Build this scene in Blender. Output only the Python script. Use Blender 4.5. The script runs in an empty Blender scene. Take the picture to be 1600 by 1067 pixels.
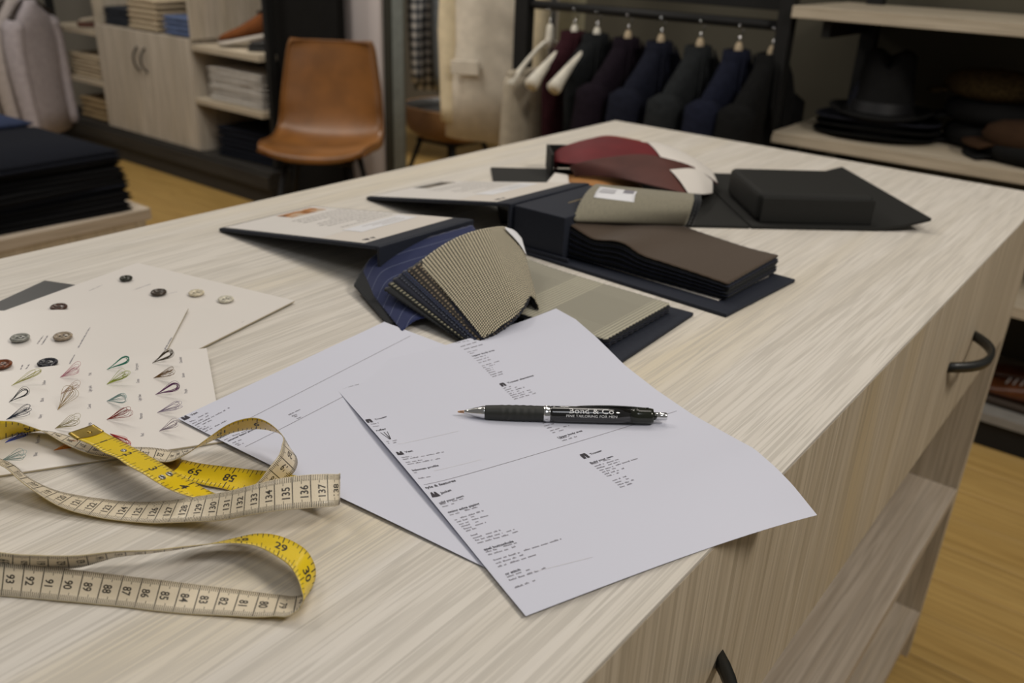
import bpy, bmesh, math, random
from mathutils import Vector, Matrix, noise

# ------------------------------------------------------------------ camera, world, lights, exposure
scene = bpy.context.scene
COL = scene.collection
R = math.radians

cam_data = bpy.data.cameras.new('camera')
cam = bpy.data.objects.new('camera', cam_data)
COL.objects.link(cam)
cam_data.sensor_width = 36.0
cam_data.lens = 36.0 * 1362.2 / 1600.0
cam_data.clip_start = 0.02
_rt = Vector((0.7845, 0.6188, 0.0406)).normalized()
_up = Vector((-0.2865, 0.3035, 0.9087))
_up = (_up - _rt * _up.dot(_rt)).normalized()
_bk = _rt.cross(_up)
cam.matrix_world = Matrix(((_rt.x, _up.x, _bk.x, 0.0), (_rt.y, _up.y, _bk.y, 0.0), (_rt.z, _up.z, _bk.z, 1.185), (0, 0, 0, 1)))
cam_data.dof.use_dof = True
cam_data.dof.focus_distance = 0.56
cam_data.dof.aperture_fstop = 8.0
scene.camera = cam

world = bpy.data.worlds.new('world')
scene.world = world
world.use_nodes = True
world.node_tree.nodes['Background'].inputs[0].default_value = (1.0, 0.96, 0.90, 1)
world.node_tree.nodes['Background'].inputs[1].default_value = 0.36

def area_light(name, loc, size, power, color, target=None, spread=180):
    d = bpy.data.lights.new(name, 'AREA')
    d.shape = 'DISK'; d.size = size; d.energy = power; d.color = color; d.spread = R(spread)
    o = bpy.data.objects.new(name, d); COL.objects.link(o); o.location = loc
    if target:
        v = Vector(target) - Vector(loc)
        o.rotation_euler = v.to_track_quat('-Z', 'Y').to_euler()
    return o

WARM = (1.0, 0.93, 0.84)
COOL = (0.93, 0.95, 1.0)
area_light('ceiling_lamp_table', (-1.05, 1.30, 2.75), 0.7, 14, WARM, (-0.7, 0.6, 0.88))
area_light('ceiling_lamp_rack', (-0.30, 1.10, 2.75), 0.7, 12, WARM, (-0.45, 0.5, 0.88))
area_light('ceiling_lamp_front', (0.35, -0.45, 2.75), 0.8, 13.5, COOL, (-0.3, 0.4, 0.88))
area_light('ceiling_lamp_left', (-2.3, 0.5, 2.75), 0.7, 26, WARM, (-1.4, 0.6, 0.5))
area_light('ceiling_lamp_cabinet', (-4.2, 1.3, 2.75), 0.6, 46, WARM, (-4.2, 2.6, 0.3))
area_light('passage_fill_light', (-2.55, 1.55, 2.75), 0.6, 50, WARM, (-3.2, 3.2, 0.6))  # added fill, aimed to brighten the white wall and passage
area_light('fitting_fill_light', (-2.75, 3.75, 2.55), 0.5, 72, WARM, (-3.2, 3.8, 0.2))  # added fill that lifts the floor and shirts of the fitting area
area_light('table_side_fill_light', (1.25, 0.95, 2.65), 0.6, 66, WARM, (0.0, 1.1, 0.3))  # extra light added at the right to brighten the table's drawer side

scene.view_settings.view_transform = 'Standard'
scene.view_settings.look = 'None'
scene.view_settings.exposure = -1.28
scene.view_settings.gamma = 1.0
scene.view_settings.use_curve_mapping = False
random.seed(7)

# ------------------------------------------------------------------ node helpers and materials
MATS = {}
class NB:
    def __init__(s, name):
        s.m = bpy.data.materials.new(name); s.m.use_nodes = True
        s.nt = s.m.node_tree; s.b = s.nt.nodes['Principled BSDF']
    def n(s, t, **kw):
        x = s.nt.nodes.new(t)
        for k, v in kw.items(): setattr(x, k, v)
        return x
    def put(s, sock, v):
        if hasattr(v, 'is_linked') or hasattr(v, 'links'): s.nt.links.new(v, sock)
        else:
            try: sock.default_value = v
            except Exception: sock.default_value = (*v, 1.0) if len(v) == 3 else v
    def math(s, op, a, b=0.0, c=0.0):
        x = s.n('ShaderNodeMath', operation=op)
        for i, v in enumerate((a, b, c)):
            if v is not None: s.put(x.inputs[i], v)
        return x.outputs[0]
    def mix(s, f, a, b, mode='MIX'):
        x = s.n('ShaderNodeMix', data_type='RGBA', blend_type=mode)
        s.put(x.inputs[0], f); s.put(x.inputs[6], a); s.put(x.inputs[7], b)
        return x.outputs[2]
    def coord(s, which='Object', scale=(1, 1, 1), rot=(0, 0, 0), loc=(0, 0, 0)):
        t = s.n('ShaderNodeTexCoord'); mp = s.n('ShaderNodeMapping')
        s.nt.links.new(t.outputs[which], mp.inputs[0])
        mp.inputs['Scale'].default_value = scale; mp.inputs['Rotation'].default_value = rot; mp.inputs['Location'].default_value = loc
        return mp.outputs[0]
    def noise(s, vec, scale, detail=3, rough=0.55, dist=0.0, out=0):
        x = s.n('ShaderNodeTexNoise'); s.put(x.inputs['Vector'], vec)
        x.inputs['Scale'].default_value = scale; x.inputs['Detail'].default_value = detail
        x.inputs['Roughness'].default_value = rough; x.inputs['Distortion'].default_value = dist
        return x.outputs[out]
    def ramp(s, f, stops):
        x = s.n('ShaderNodeValToRGB'); s.put(x.inputs[0], f)
        el = x.color_ramp.elements
        while len(el) < len(stops): el.new(0.5)
        for e, (p, c) in zip(el, stops): e.position = p; e.color = (*c, 1) if len(c) == 3 else c
        return x.outputs[0]
    def bump(s, h, strength=0.2, dist=0.001):
        x = s.n('ShaderNodeBump'); s.put(x.inputs['Height'], h)
        x.inputs['Strength'].default_value = strength; x.inputs['Distance'].default_value = dist
        s.nt.links.new(x.outputs[0], s.b.inputs['Normal'])
    def fin(s, color, rough=0.5, metal=0.0, spec=0.5, **kw):
        s.put(s.b.inputs['Base Color'], color); s.put(s.b.inputs['Roughness'], rough)
        s.b.inputs['Metallic'].default_value = metal; s.b.inputs['Specular IOR Level'].default_value = spec
        for k, v in kw.items(): s.put(s.b.inputs[k], v)
        return s.m

def plain(name, color, rough=0.5, metal=0.0, spec=0.5, var=0.06, vscale=30.0, bump=0.0, **kw):
    if name in MATS: return MATS[name]
    b = NB(name)
    if rough >= 0.9: spec = 0.12
    f = b.noise(b.coord('Object'), vscale, 3)
    c2 = tuple(max(0, x * (1 - 2.2 * var)) for x in color); c1 = tuple(min(1, x * (1 + var)) for x in color)
    col = b.ramp(f, [(0.3, c2), (0.7, c1)])
    if bump: b.bump(f, bump)
    MATS[name] = b.fin(col, rough, metal, spec, **kw)
    return MATS[name]

def wood(name, axis, light, dark, streak, fine=1.0, rough=0.55, seed=0.0):
    """pale brushed wood; axis = grain direction 0/1/2"""
    b = NB(name)
    sc = [1, 1, 1]; sc[axis] = 0.045
    v = b.coord('Object', tuple(sc), loc=(seed, seed * 1.7, seed * 0.3))
    sc2 = [1, 1, 1]; sc2[axis] = 0.10
    v2 = b.coord('Object', tuple(sc2), loc=(seed * 2, seed, seed))
    broad = b.noise(v2, 7.0, 3, 0.5, 0.6)
    bands = b.noise(v, 38.0, 3, 0.6, 1.2)
    sc3 = [1, 1, 1]; sc3[axis] = 0.018
    v3 = b.coord('Object', tuple(sc3), loc=(seed, seed, seed * 0.7))
    lines = b.noise(v3, 480.0 * fine, 1.0, 0.5, 0.5)
    lines2 = b.noise(v3, 210.0 * fine, 2, 0.6, 1.0)
    pores = b.noise(v, 90.0, 3, 0.7, 1.5)
    groove = tuple(x * 0.70 for x in dark)
    col = b.mix(b.ramp(bands, [(0.34, (0, 0, 0)), (0.62, (1, 1, 1))]), dark, light)
    col = b.mix(b.ramp(broad, [(0.56, (0, 0, 0)), (0.74, (0.7, 0.7, 0.7))]), col, streak)
    grv = b.math('MULTIPLY', b.ramp(lines, [(0.46, (1, 1, 1)), (0.53, (0, 0, 0))]), b.ramp(pores, [(0.34, (0.20, 0.20, 0.20)), (0.62, (0.58, 0.58, 0.58))]))
    col = b.mix(grv, col, groove)
    col = b.mix(b.ramp(lines2, [(0.38, (0.14, 0.14, 0.14)), (0.5, (0, 0, 0))]), col, groove)
    b.bump(b.math('SUBTRACT', lines2, grv), 0.25, 0.0006)
    MATS[name] = b.fin(col, rough, 0, 0.35)
    return MATS[name]

def weave(name, kind, c1, c2, period, c3=None, rough=0.9):
    """woven cloth patterns computed from the UV map (UV in metres)"""
    b = NB(name)
    t = b.n('ShaderNodeTexCoord'); sp = b.n('ShaderNodeSeparateXYZ'); b.nt.links.new(t.outputs['UV'], sp.inputs[0])
    u, v = sp.outputs[0], sp.outputs[1]
    fu = b.math('FRACT', b.math('MULTIPLY', u, 1.0 / period)); fv = b.math('FRACT', b.math('MULTIPLY', v, 1.0 / period))
    gu = b.math('LESS_THAN', fu, 0.5); gv = b.math('LESS_THAN', fv, 0.5)
    if kind == 'hound':
        diag = b.math('LESS_THAN', b.math('FRACT', b.math('MULTIPLY', b.math('ADD', fu, fv), 2.0)), 0.5)
        both = b.math('MULTIPLY', gu, gv)
        xor = b.math('ABSOLUTE', b.math('SUBTRACT', gu, gv))
        f = b.math('ADD', both, b.math('MULTIPLY', xor, diag))
        col = b.mix(f, c1, c2)
    elif kind == 'grid':
        f = b.math('MAXIMUM', b.math('LESS_THAN', fu, 0.36), b.math('LESS_THAN', fv, 0.36))
        col = b.mix(f, c1, c2)
    elif kind == 'pin':
        f = b.math('LESS_THAN', fu, 0.045)
        col = b.mix(f, c1, c2)
    elif kind == 'glen':
        # fine check with groups of stronger lines across
        P = period
        fv = b.math('FRACT', b.math('MULTIPLY', b.math('ADD', v, 0.012), 1.0 / period))
        fine = b.math('ABSOLUTE', b.math('SUBTRACT', b.math('LESS_THAN', b.math('FRACT', b.math('MULTIPLY', u, 1 / 0.0016)), 0.5), b.math('LESS_THAN', b.math('FRACT', b.math('MULTIPLY', v, 1 / 0.0016)), 0.5)))
        big = b.math('LESS_THAN', fu, 0.30); bigv = b.math('LESS_THAN', fv, 0.36)
        st = b.math('LESS_THAN', b.math('FRACT', b.math('MULTIPLY', u, 1 / 0.0034)), 0.45)
        stv = b.math('LESS_THAN', b.math('FRACT', b.math('MULTIPLY', v, 1 / 0.0034)), 0.4)
        col = b.mix(b.math('MULTIPLY', fine, 0.5), c1, c2)
        col = b.mix(b.math('MULTIPLY', b.math('MULTIPLY', big, st), 0.25), col, c2)
        col = b.mix(b.math('MULTIPLY', b.math('MULTIPLY', bigv, stv), 0.5), col, (0.62, 0.58, 0.43))
    elif kind == 'dots':
        f = b.math('MULTIPLY', b.math('LESS_THAN', fu, 0.45), b.math('LESS_THAN', fv, 0.5))
        col = b.mix(f, c1, c2)
    elif kind == 'check':
        s = b.math('MULTIPLY', b.math('ADD', gu, gv), 0.5)
        col = b.mix(s, c1, c2)
    else:
        nz = b.noise(b.coord('UV', (1, 0.15, 1)), 900, 2)
        col = b.mix(nz, c1, c2)
    nz = b.noise(b.coord('UV'), 1500, 2)
    col = b.mix(0.25, col, b.ramp(nz, [(0.3, (0.3, 0.3, 0.3)), (0.7, (1, 1, 1))]), 'MULTIPLY')
    b.bump(nz, 0.3, 0.0004)
    MATS[name] = b.fin(col, rough, 0, 0.2, **{'Sheen Weight': 0.15})
    return MATS[name]

# ------------------------------------------------------------------ mesh helpers (all vertices in world coordinates)
def tag(o, label, cat, group=None, kind=None):
    if label: o['label'] = label
    if cat: o['category'] = cat
    if group: o['group'] = group
    if kind: o['kind'] = kind
    return o

def thing(name, label, cat, loc=(0, 0, 0), group=None):
    o = bpy.data.objects.new(name, None); COL.objects.link(o)
    o.location = loc; o.empty_display_size = 0.02
    return tag(o, label, cat, group)

def wloc(p):
    v = Vector((0, 0, 0))
    while p is not None:
        v = v + Vector(p.location); p = p.parent
    return v

def link(name, me, mat, parent=None, smooth=False, loc=None):
    o = bpy.data.objects.new(name, me); COL.objects.link(o)
    if mat is not None and len(me.materials) == 0:
        for m in (mat if isinstance(mat, (list, tuple)) else [mat]): me.materials.append(m)
    if smooth:
        for p in me.polygons: p.use_smooth = True
    if parent is not None: o.parent = parent
    return o

def mk(name, verts, faces, mat, parent=None, smooth=False, uvs=None, mids=None):
    """verts in world space; the object origin is put at the verts' base centre"""
    vs = [Vector(v) for v in verts]
    n = len(vs)
    lo = [min(v[i] for v in vs) for i in range(3)]; hi = [max(v[i] for v in vs) for i in range(3)]
    org = Vector(((lo[0] + hi[0]) / 2, (lo[1] + hi[1]) / 2, lo[2]))
    me = bpy.data.meshes.new(name)
    me.from_pydata([tuple(v - org) for v in vs], [], faces)
    if uvs:
        ul = me.uv_layers.new(name='UVMap')
        for lp in me.loops: ul.data[lp.index].uv = uvs[lp.vertex_index]
    o = link(name, me, mat, parent, smooth)
    if mids:
        for p, i in zip(me.polygons, mids): p.material_index = i
    me.update()
    o.location = org - (wloc(parent) if parent else Vector((0, 0, 0)))
    return o

def bevel_obj(o, w, seg=2):
    bm = bmesh.new(); bm.from_mesh(o.data)
    bmesh.ops.recalc_face_normals(bm, faces=bm.faces)
    bmesh.ops.bevel(bm, geom=bm.edges[:], offset=w, segments=seg, affect='EDGES', profile=0.6)
    bm.to_mesh(o.data); bm.free()
    return o

def solid(o, t, off=-1.0, rim=True):
    m = o.modifiers.new('thickness', 'SOLIDIFY'); m.thickness = t; m.offset = off; m.use_rim = rim
    return o

BOXF = [(0, 3, 2, 1), (4, 5, 6, 7), (0, 1, 5, 4), (1, 2, 6, 5), (2, 3, 7, 6), (3, 0, 4, 7)]
def box(name, lo, hi, mat, parent=None, bev=0.002, seg=2):
    x0, y0, z0 = lo; x1, y1, z1 = hi
    o = mk(name, [(x0, y0, z0), (x1, y0, z0), (x1, y1, z0), (x0, y1, z0), (x0, y0, z1), (x1, y0, z1), (x1, y1, z1), (x0, y1, z1)], BOXF, mat, parent)
    if bev: bevel_obj(o, bev, seg)
    return o

def slab(name, quad, thick, mat, parent=None, bev=0.001, seg=2):
    """quad = 4 bottom corners; thick = vertical thickness"""
    vs = [Vector(q) for q in quad] + [Vector(q) + Vector((0, 0, thick)) for q in quad]
    o = mk(name, vs, BOXF, mat, parent)
    if bev: bevel_obj(o, bev, seg)
    return o

def rect(o, deg, u0, u1, v0, v1, z):
    a = R(deg); U = Vector((math.cos(a), math.sin(a), 0)); V = Vector((-math.sin(a), math.cos(a), 0)); O = Vector((o[0], o[1], z))
    return [O + U * u0 + V * v0, O + U * u1 + V * v0, O + U * u1 + V * v1, O + U * u0 + V * v1]

def tube_geo(pts, rad, seg=10, cap=True):
    pts = [Vector(p) for p in pts]
    n = len(pts); V = []; F = []
    rads = rad if isinstance(rad, (list, tuple)) else [rad] * n
    prev = None
    for i, p in enumerate(pts):
        t = (pts[min(i + 1, n - 1)] - pts[max(i - 1, 0)]).normalized()
        if prev is None:
            a = Vector((0, 0, 1)) if abs(t.z) < 0.9 else Vector((1, 0, 0))
            x = t.cross(a).normalized()
        else:
            x = (prev - t * prev.dot(t)).normalized()
        prev = x; y = t.cross(x)
        for k in range(seg):
            an = 2 * math.pi * k / seg
            V.append(p + (x * math.cos(an) + y * math.sin(an)) * rads[i])
    for i in range(n - 1):
        for k in range(seg):
            F.append((i * seg + k, i * seg + (k + 1) % seg, (i + 1) * seg + (k + 1) % seg, (i + 1) * seg + k))
    if cap:
        F.append(tuple(range(seg - 1, -1, -1))); F.append(tuple((n - 1) * seg + k for k in range(seg)))
    return V, F

def tube(name, pts, rad, mat, parent=None, seg=10, smooth=True):
    V, F = tube_geo(pts, rad, seg)
    return mk(name, V, F, mat, parent, smooth)

def catmull(pts, n):
    """smooth polyline through pts, n samples per span"""
    P = [Vector(p) for p in pts]; out = []
    for i in range(len(P) - 1):
        p0 = P[max(i - 1, 0)]; p1 = P[i]; p2 = P[i + 1]; p3 = P[min(i + 2, len(P) - 1)]
        for k in range(n):
            t = k / n; t2 = t * t; t3 = t2 * t
            out.append(0.5 * ((2 * p1) + (p2 - p0) * t + (2 * p0 - 5 * p1 + 4 * p2 - p3) * t2 + (3 * p1 - p0 - 3 * p2 + p3) * t3))
    out.append(P[-1]); return out

def lathe(name, prof, mat, parent=None, origin=(0, 0, 0), axis=None, seg=32, smooth=True, closed=True):
    """prof = [(r, h)]; axis = (direction, reference up)"""
    O = Vector(origin)
    if axis is None: A, X = Vector((0, 0, 1)), Vector((1, 0, 0))
    else:
        A = Vector(axis[0]).normalized(); X = Vector(axis[1]); X = (X - A * X.dot(A)).normalized()
    Y = A.cross(X); V = []; F = []
    n = len(prof)
    for r_, h in prof:
        for k in range(seg):
            an = 2 * math.pi * k / seg
            V.append(O + A * h + (X * math.cos(an) + Y * math.sin(an)) * r_)
    for i in range(n - 1):
        for k in range(seg):
            F.append((i * seg + k, i * seg + (k + 1) % seg, (i + 1) * seg + (k + 1) % seg, (i + 1) * seg + k))
    if closed:
        F.append(tuple(range(seg - 1, -1, -1))); F.append(tuple((n - 1) * seg + k for k in range(seg)))
    return mk(name, V, F, mat, parent, smooth)

def patch(name, rows, mat, parent=None, nspan=8, nacross=40, teeth=0.0, thick=0.0006, sag=None, lift=0.0):
    """cloth sheet through rows = [(P0, P1), ...]; splines along the rows, straight (or sagging) across; pinked edges"""
    A = catmull([r_[0] for r_ in rows], nspan); B = catmull([r_[1] for r_ in rows], nspan)
    m = len(A); V = []; F = []; UV = []
    la = [0.0]
    for i in range(1, m): la.append(la[-1] + ((A[i] - A[i - 1]).length + (B[i] - B[i - 1]).length) / 2)
    for i in range(m):
        w = (B[i] - A[i]).length; d = (B[i] - A[i]).normalized() if w > 1e-6 else Vector((0, 0, 0))
        tan = (A[min(i + 1, m - 1)] - A[max(i - 1, 0)]).normalized()
        for j in range(nacross + 1):
            f = j / nacross; p = A[i].lerp(B[i], f)
            if sag: p = p + Vector((0, 0, sag(i / (m - 1), f)))
            if teeth:
                if j == 0 and i % 2: p = p - d * teeth
                if j == nacross and i % 2: p = p + d * teeth
                if i == m - 1 and j % 2: p = p + tan * teeth
                if i == 0 and j % 2: p = p - tan * teeth
            p.z += lift
            V.append(p); UV.append((f * w + 0.003, la[i]))
    k = nacross + 1
    for i in range(m - 1):
        for j in range(nacross):
            F.append((i * k + j, i * k + j + 1, (i + 1) * k + j + 1, (i + 1) * k + j))
    o = mk(name, V, F, mat, parent, True, UV)
    if thick: solid(o, thick, 0.0)
    return o

_tcache = {}
def text2d(s, bold=False):
    """triangulated glyph outlines of a word as 2-D mesh, unit cap size"""
    key = (s, bold)
    if key in _tcache: return _tcache[key]
    cu = bpy.data.curves.new('lettering', 'FONT'); cu.body = s; cu.size = 1.0; cu.resolution_u = 3
    if bold: cu.offset = 0.02
    ob = bpy.data.objects.new('lettering', cu); COL.objects.link(ob)
    dg = bpy.context.evaluated_depsgraph_get()
    me = bpy.data.meshes.new_from_object(ob.evaluated_get(dg))
    V = [(v.co.x, v.co.y) for v in me.vertices]; F = [tuple(p.vertices) for p in me.polygons]
    bpy.data.objects.remove(ob); bpy.data.curves.remove(cu); bpy.data.meshes.remove(me)
    x0 = min(v[0] for v in V); x1 = max(v[0] for v in V); y0 = min(v[1] for v in V); y1 = max(v[1] for v in V)
    _tcache[key] = (V, F, x0, x1, y0, y1)
    return _tcache[key]

class Print:
    """flat print collected on a surface mapping (a, b) -> Vector"""
    def __init__(s, f): s.f = f; s.V = []; s.F = []
    def poly(s, pts):
        k = len(s.V); s.V += [s.f(*p) for p in pts]; s.F.append(tuple(range(k, k + len(pts))))
    def quad(s, a0, a1, b0, b1, n=1):
        for i in range(n):
            t0 = a0 + (a1 - a0) * i / n; t1 = a0 + (a1 - a0) * (i + 1) / n
            s.poly([(t0, b0), (t1, b0), (t1, b1), (t0, b1)])
    def text(s, word, fn, bold=False):
        V, F, *_ = text2d(word, bold); k = len(s.V)
        s.V += [s.f(*fn(x, y)) for x, y in V]; s.F += [tuple(i + k for i in f) for f in F]
    def build(s, name, mat, parent):
        return mk(name, s.V, s.F, mat, parent)

def dup(root, loc=None, rz=None, label=None, group=None):
    """copy a thing with its parts and their sub-parts"""
    def cp(o, par):
        c = o.copy(); COL.objects.link(c); c.parent = par
        for ch in list(o.children): cp(ch, c)
        return c
    c = cp(root, None)
    if loc is not None: c.location = loc
    if rz is not None: c.rotation_euler = (0, 0, rz)
    if label: c['label'] = label
    if group: c['group'] = group
    return c
# ------------------------------------------------------------------ measured coordinates (metres, table frame)
TAPE=[
 (0.0,(-0.4925, 0.2025, 0.9),(-0.4983, 0.2204, 0.8959)),
 (0.7,(-0.4859, 0.2033, 0.899),(-0.4911, 0.2217, 0.8942)),
 (2.54,(-0.4676, 0.2043, 0.9006),(-0.4744, 0.2215, 0.8956)),
 (3.81,(-0.4556, 0.2048, 0.9005),(-0.4621, 0.2224, 0.8956)),
 (5.08,(-0.4435, 0.206, 0.9015),(-0.4499, 0.2232, 0.8957)),
 (6.35,(-0.4312, 0.2062, 0.9011),(-0.4372, 0.224, 0.8957)),
 (7.62,(-0.4182, 0.2072, 0.9013),(-0.4249, 0.2244, 0.8957)),
 (8.89,(-0.4053, 0.2081, 0.9005),(-0.4128, 0.225, 0.8949)),
 (10.16,(-0.4006, 0.2146, 0.8933),(-0.4071, 0.2318, 0.8874)),
 (11.18,(-0.3945, 0.2211, 0.8888),(-0.4003, 0.2377, 0.8811)),
 (17,(-0.369, 0.25, 0.8962),(-0.3704, 0.259, 0.8839)),
 (18,(-0.3693, 0.2577, 0.901),(-0.372, 0.2688, 0.8854)),
 (19,(-0.3713, 0.2671, 0.905),(-0.372, 0.2782, 0.8886)),
 (20,(-0.3764, 0.2737, 0.9074),(-0.3795, 0.2855, 0.8916)),
 (20.6,(-0.3788, 0.2766, 0.9087),(-0.387, 0.2869, 0.8943)),
 (21.2,(-0.3823, 0.2781, 0.9098),(-0.395, 0.2878, 0.8997)),
 (22,(-0.39, 0.276, 0.9152),(-0.4026, 0.2836, 0.9024)),
 (23,(-0.3997, 0.2728, 0.9168),(-0.411, 0.2788, 0.9021)),
 (24,(-0.4083, 0.2677, 0.9143),(-0.4193, 0.2741, 0.8995)),
 (25,(-0.4154, 0.2622, 0.9098),(-0.4272, 0.269, 0.8958)),
 (26,(-0.4212, 0.2569, 0.904),(-0.4341, 0.2643, 0.8914)),
 (27,(-0.422, 0.2491, 0.9013),(-0.4337, 0.2562, 0.8914)),
 (28,(-0.427, 0.2451, 0.8956),(-0.4403, 0.2528, 0.8873)),
 (29,(-0.4323, 0.2422, 0.891),(-0.4472, 0.2493, 0.8855)),
 (31,(-0.4407, 0.2338, 0.8864),(-0.4543, 0.2468, 0.883)),
 (32,(-0.4479, 0.23, 0.8865),(-0.4623, 0.2415, 0.8838)),
 (36,(-0.4824, 0.2069, 0.8879),(-0.496, 0.2184, 0.8835)),
 (37,(-0.493, 0.204, 0.8885),(-0.5064, 0.2155, 0.8839)),
 (38,(-0.5033, 0.2014, 0.8901),(-0.5158, 0.2125, 0.8841)),
 (38.8,(-0.5096, 0.1997, 0.892),(-0.5243, 0.2097, 0.8841)),
 (39.8,(-0.518, 0.198, 0.8932),(-0.5341, 0.2042, 0.8846)),
 (40.64,(-0.5249, 0.1935, 0.8961),(-0.5393, 0.1984, 0.8838)),
 (41.4,(-0.5305, 0.1884, 0.8993),(-0.5421, 0.1908, 0.8839)),
 (42.2,(-0.5355, 0.1814, 0.9011),(-0.5443, 0.1819, 0.8836)),
 (58.5,(-0.4101, 0.1253, 0.8979),(-0.4205, 0.1267, 0.8815)),
 (60.5,(-0.3942, 0.1366, 0.8977),(-0.4049, 0.1388, 0.8816)),
 (62.5,(-0.3793, 0.1485, 0.8982),(-0.3901, 0.1528, 0.8825)),
 (64.5,(-0.3642, 0.1607, 0.9013),(-0.3769, 0.1665, 0.8877)),
 (66.3,(-0.3513, 0.1724, 0.9019),(-0.3648, 0.1788, 0.8893)),
 (68.5,(-0.3474, 0.1922, 0.8951),(-0.3609, 0.1995, 0.8831)),
 (70,(-0.3388, 0.2034, 0.8946),(-0.3526, 0.2118, 0.8838)),
 (71,(-0.3311, 0.2093, 0.8949),(-0.3456, 0.2189, 0.8862)),
 (72,(-0.3225, 0.2131, 0.8955),(-0.3373, 0.2242, 0.8895)),
 (73,(-0.3136, 0.2146, 0.8955),(-0.3272, 0.228, 0.8917)),
 (73.66,(-0.3076, 0.2151, 0.8953),(-0.3202, 0.2297, 0.8922)),
 (74.5,(-0.2999, 0.215, 0.8952),(-0.311, 0.2307, 0.8923)),
 (75.4,(-0.292, 0.2131, 0.8954),(-0.3012, 0.2299, 0.8919)),
 (76.2,(-0.2852, 0.2106, 0.8946),(-0.2929, 0.2272, 0.8878)),
 (76.9,(-0.2797, 0.2078, 0.8939),(-0.2886, 0.2221, 0.8839)),
 (77.4,(-0.2765, 0.2061, 0.8913),(-0.2878, 0.2171, 0.8805)),
 (77.8,(-0.2762, 0.2032, 0.8875),(-0.2896, 0.2149, 0.8805)),
 (78,(-0.2773, 0.2005, 0.8859),(-0.2908, 0.213, 0.8805)),
 (79,(-0.2851, 0.1942, 0.8836),(-0.298, 0.2079, 0.8805)),
 (80,(-0.2937, 0.1882, 0.8822),(-0.3068, 0.2025, 0.8805)),
 (81,(-0.3023, 0.1826, 0.8816),(-0.3154, 0.197, 0.8809)),
 (82,(-0.3104, 0.177, 0.8812),(-0.3236, 0.1913, 0.8816)),
 (83,(-0.3183, 0.1714, 0.8809),(-0.3318, 0.1854, 0.8824)),
 (84,(-0.3264, 0.1659, 0.8809),(-0.34, 0.1798, 0.8829)),
 (85,(-0.3346, 0.1605, 0.881),(-0.3485, 0.1739, 0.8836)),
 (86,(-0.343, 0.1555, 0.881),(-0.357, 0.1688, 0.8835)),
 (87,(-0.3513, 0.1503, 0.881),(-0.3655, 0.1633, 0.8838)),
 (88,(-0.3595, 0.1449, 0.881),(-0.3739, 0.1576, 0.8842)),
 (89,(-0.3675, 0.1394, 0.8813),(-0.3822, 0.1516, 0.8851)),
 (90,(-0.3756, 0.134, 0.8812),(-0.3905, 0.1459, 0.8856)),
 (91,(-0.3837, 0.129, 0.8809),(-0.3988, 0.1401, 0.8861)),
 (92,(-0.3917, 0.1236, 0.8809),(-0.4069, 0.134, 0.8871)),
 (93,(-0.3999, 0.1182, 0.8807),(-0.415, 0.1281, 0.8881)),
 (116,(-0.4932, 0.169, 0.8925),(-0.4788, 0.1595, 0.9015)),
 (117,(-0.4838, 0.1717, 0.8868),(-0.4702, 0.1617, 0.8965)),
 (118,(-0.4742, 0.176, 0.8829),(-0.4619, 0.1642, 0.8924)),
 (119,(-0.4653, 0.18, 0.8811),(-0.4535, 0.1667, 0.889)),
 (120,(-0.4565, 0.1844, 0.8806),(-0.445, 0.1696, 0.8862)),
 (121,(-0.4479, 0.1888, 0.8805),(-0.4363, 0.1736, 0.8842)),
 (122,(-0.4395, 0.1934, 0.8806),(-0.428, 0.1779, 0.8833)),
 (123,(-0.4312, 0.198, 0.8807),(-0.4195, 0.1825, 0.8826)),
 (124,(-0.423, 0.2028, 0.8814),(-0.4112, 0.1873, 0.8825)),
 (125,(-0.415, 0.2075, 0.8827),(-0.403, 0.1921, 0.8828)),
 (126,(-0.407, 0.2121, 0.8846),(-0.3946, 0.1972, 0.8834)),
 (127,(-0.3992, 0.2167, 0.8871),(-0.3867, 0.2019, 0.8849)),
 (128,(-0.3913, 0.221, 0.8898),(-0.3785, 0.2068, 0.8866)),
 (129,(-0.3833, 0.2252, 0.8929),(-0.3704, 0.2114, 0.8885)),
 (130,(-0.3755, 0.229, 0.8962),(-0.3622, 0.2158, 0.8904)),
 (131,(-0.368, 0.2325, 0.8996),(-0.3545, 0.2198, 0.8932)),
 (132,(-0.3609, 0.2361, 0.9031),(-0.3473, 0.224, 0.8963)),
 (133,(-0.354, 0.2406, 0.9063),(-0.3404, 0.2289, 0.8988)),
 (134,(-0.3477, 0.2457, 0.9089),(-0.3342, 0.2348, 0.9001)),
 (135,(-0.3414, 0.2529, 0.9102),(-0.3283, 0.2423, 0.9001)),
 (136,(-0.3358, 0.2611, 0.9099),(-0.3231, 0.2506, 0.899)),
 (137,(-0.3315, 0.2695, 0.9081),(-0.3191, 0.2589, 0.8974)),
 (137.9,(-0.3297, 0.2761, 0.9056),(-0.3178, 0.265, 0.8954)),
 (144.78,(-0.3859, 0.2715, 0.8849),(-0.3758, 0.2536, 0.8805)),
 (146.05,(-0.3966, 0.266, 0.8841),(-0.3864, 0.2487, 0.8809)),
 (147.32,(-0.4073, 0.2609, 0.8835),(-0.3973, 0.2439, 0.8816)),
 (148.59,(-0.4176, 0.2557, 0.883),(-0.4077, 0.2388, 0.8818)),
 (149.86,(-0.4289, 0.2505, 0.8823),(-0.4187, 0.2344, 0.8825)),
 (151.13,(-0.4407, 0.246, 0.882),(-0.4305, 0.2304, 0.8832)),
 (152.4,(-0.4521, 0.242, 0.8814),(-0.4421, 0.2265, 0.8833)),
]
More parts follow.
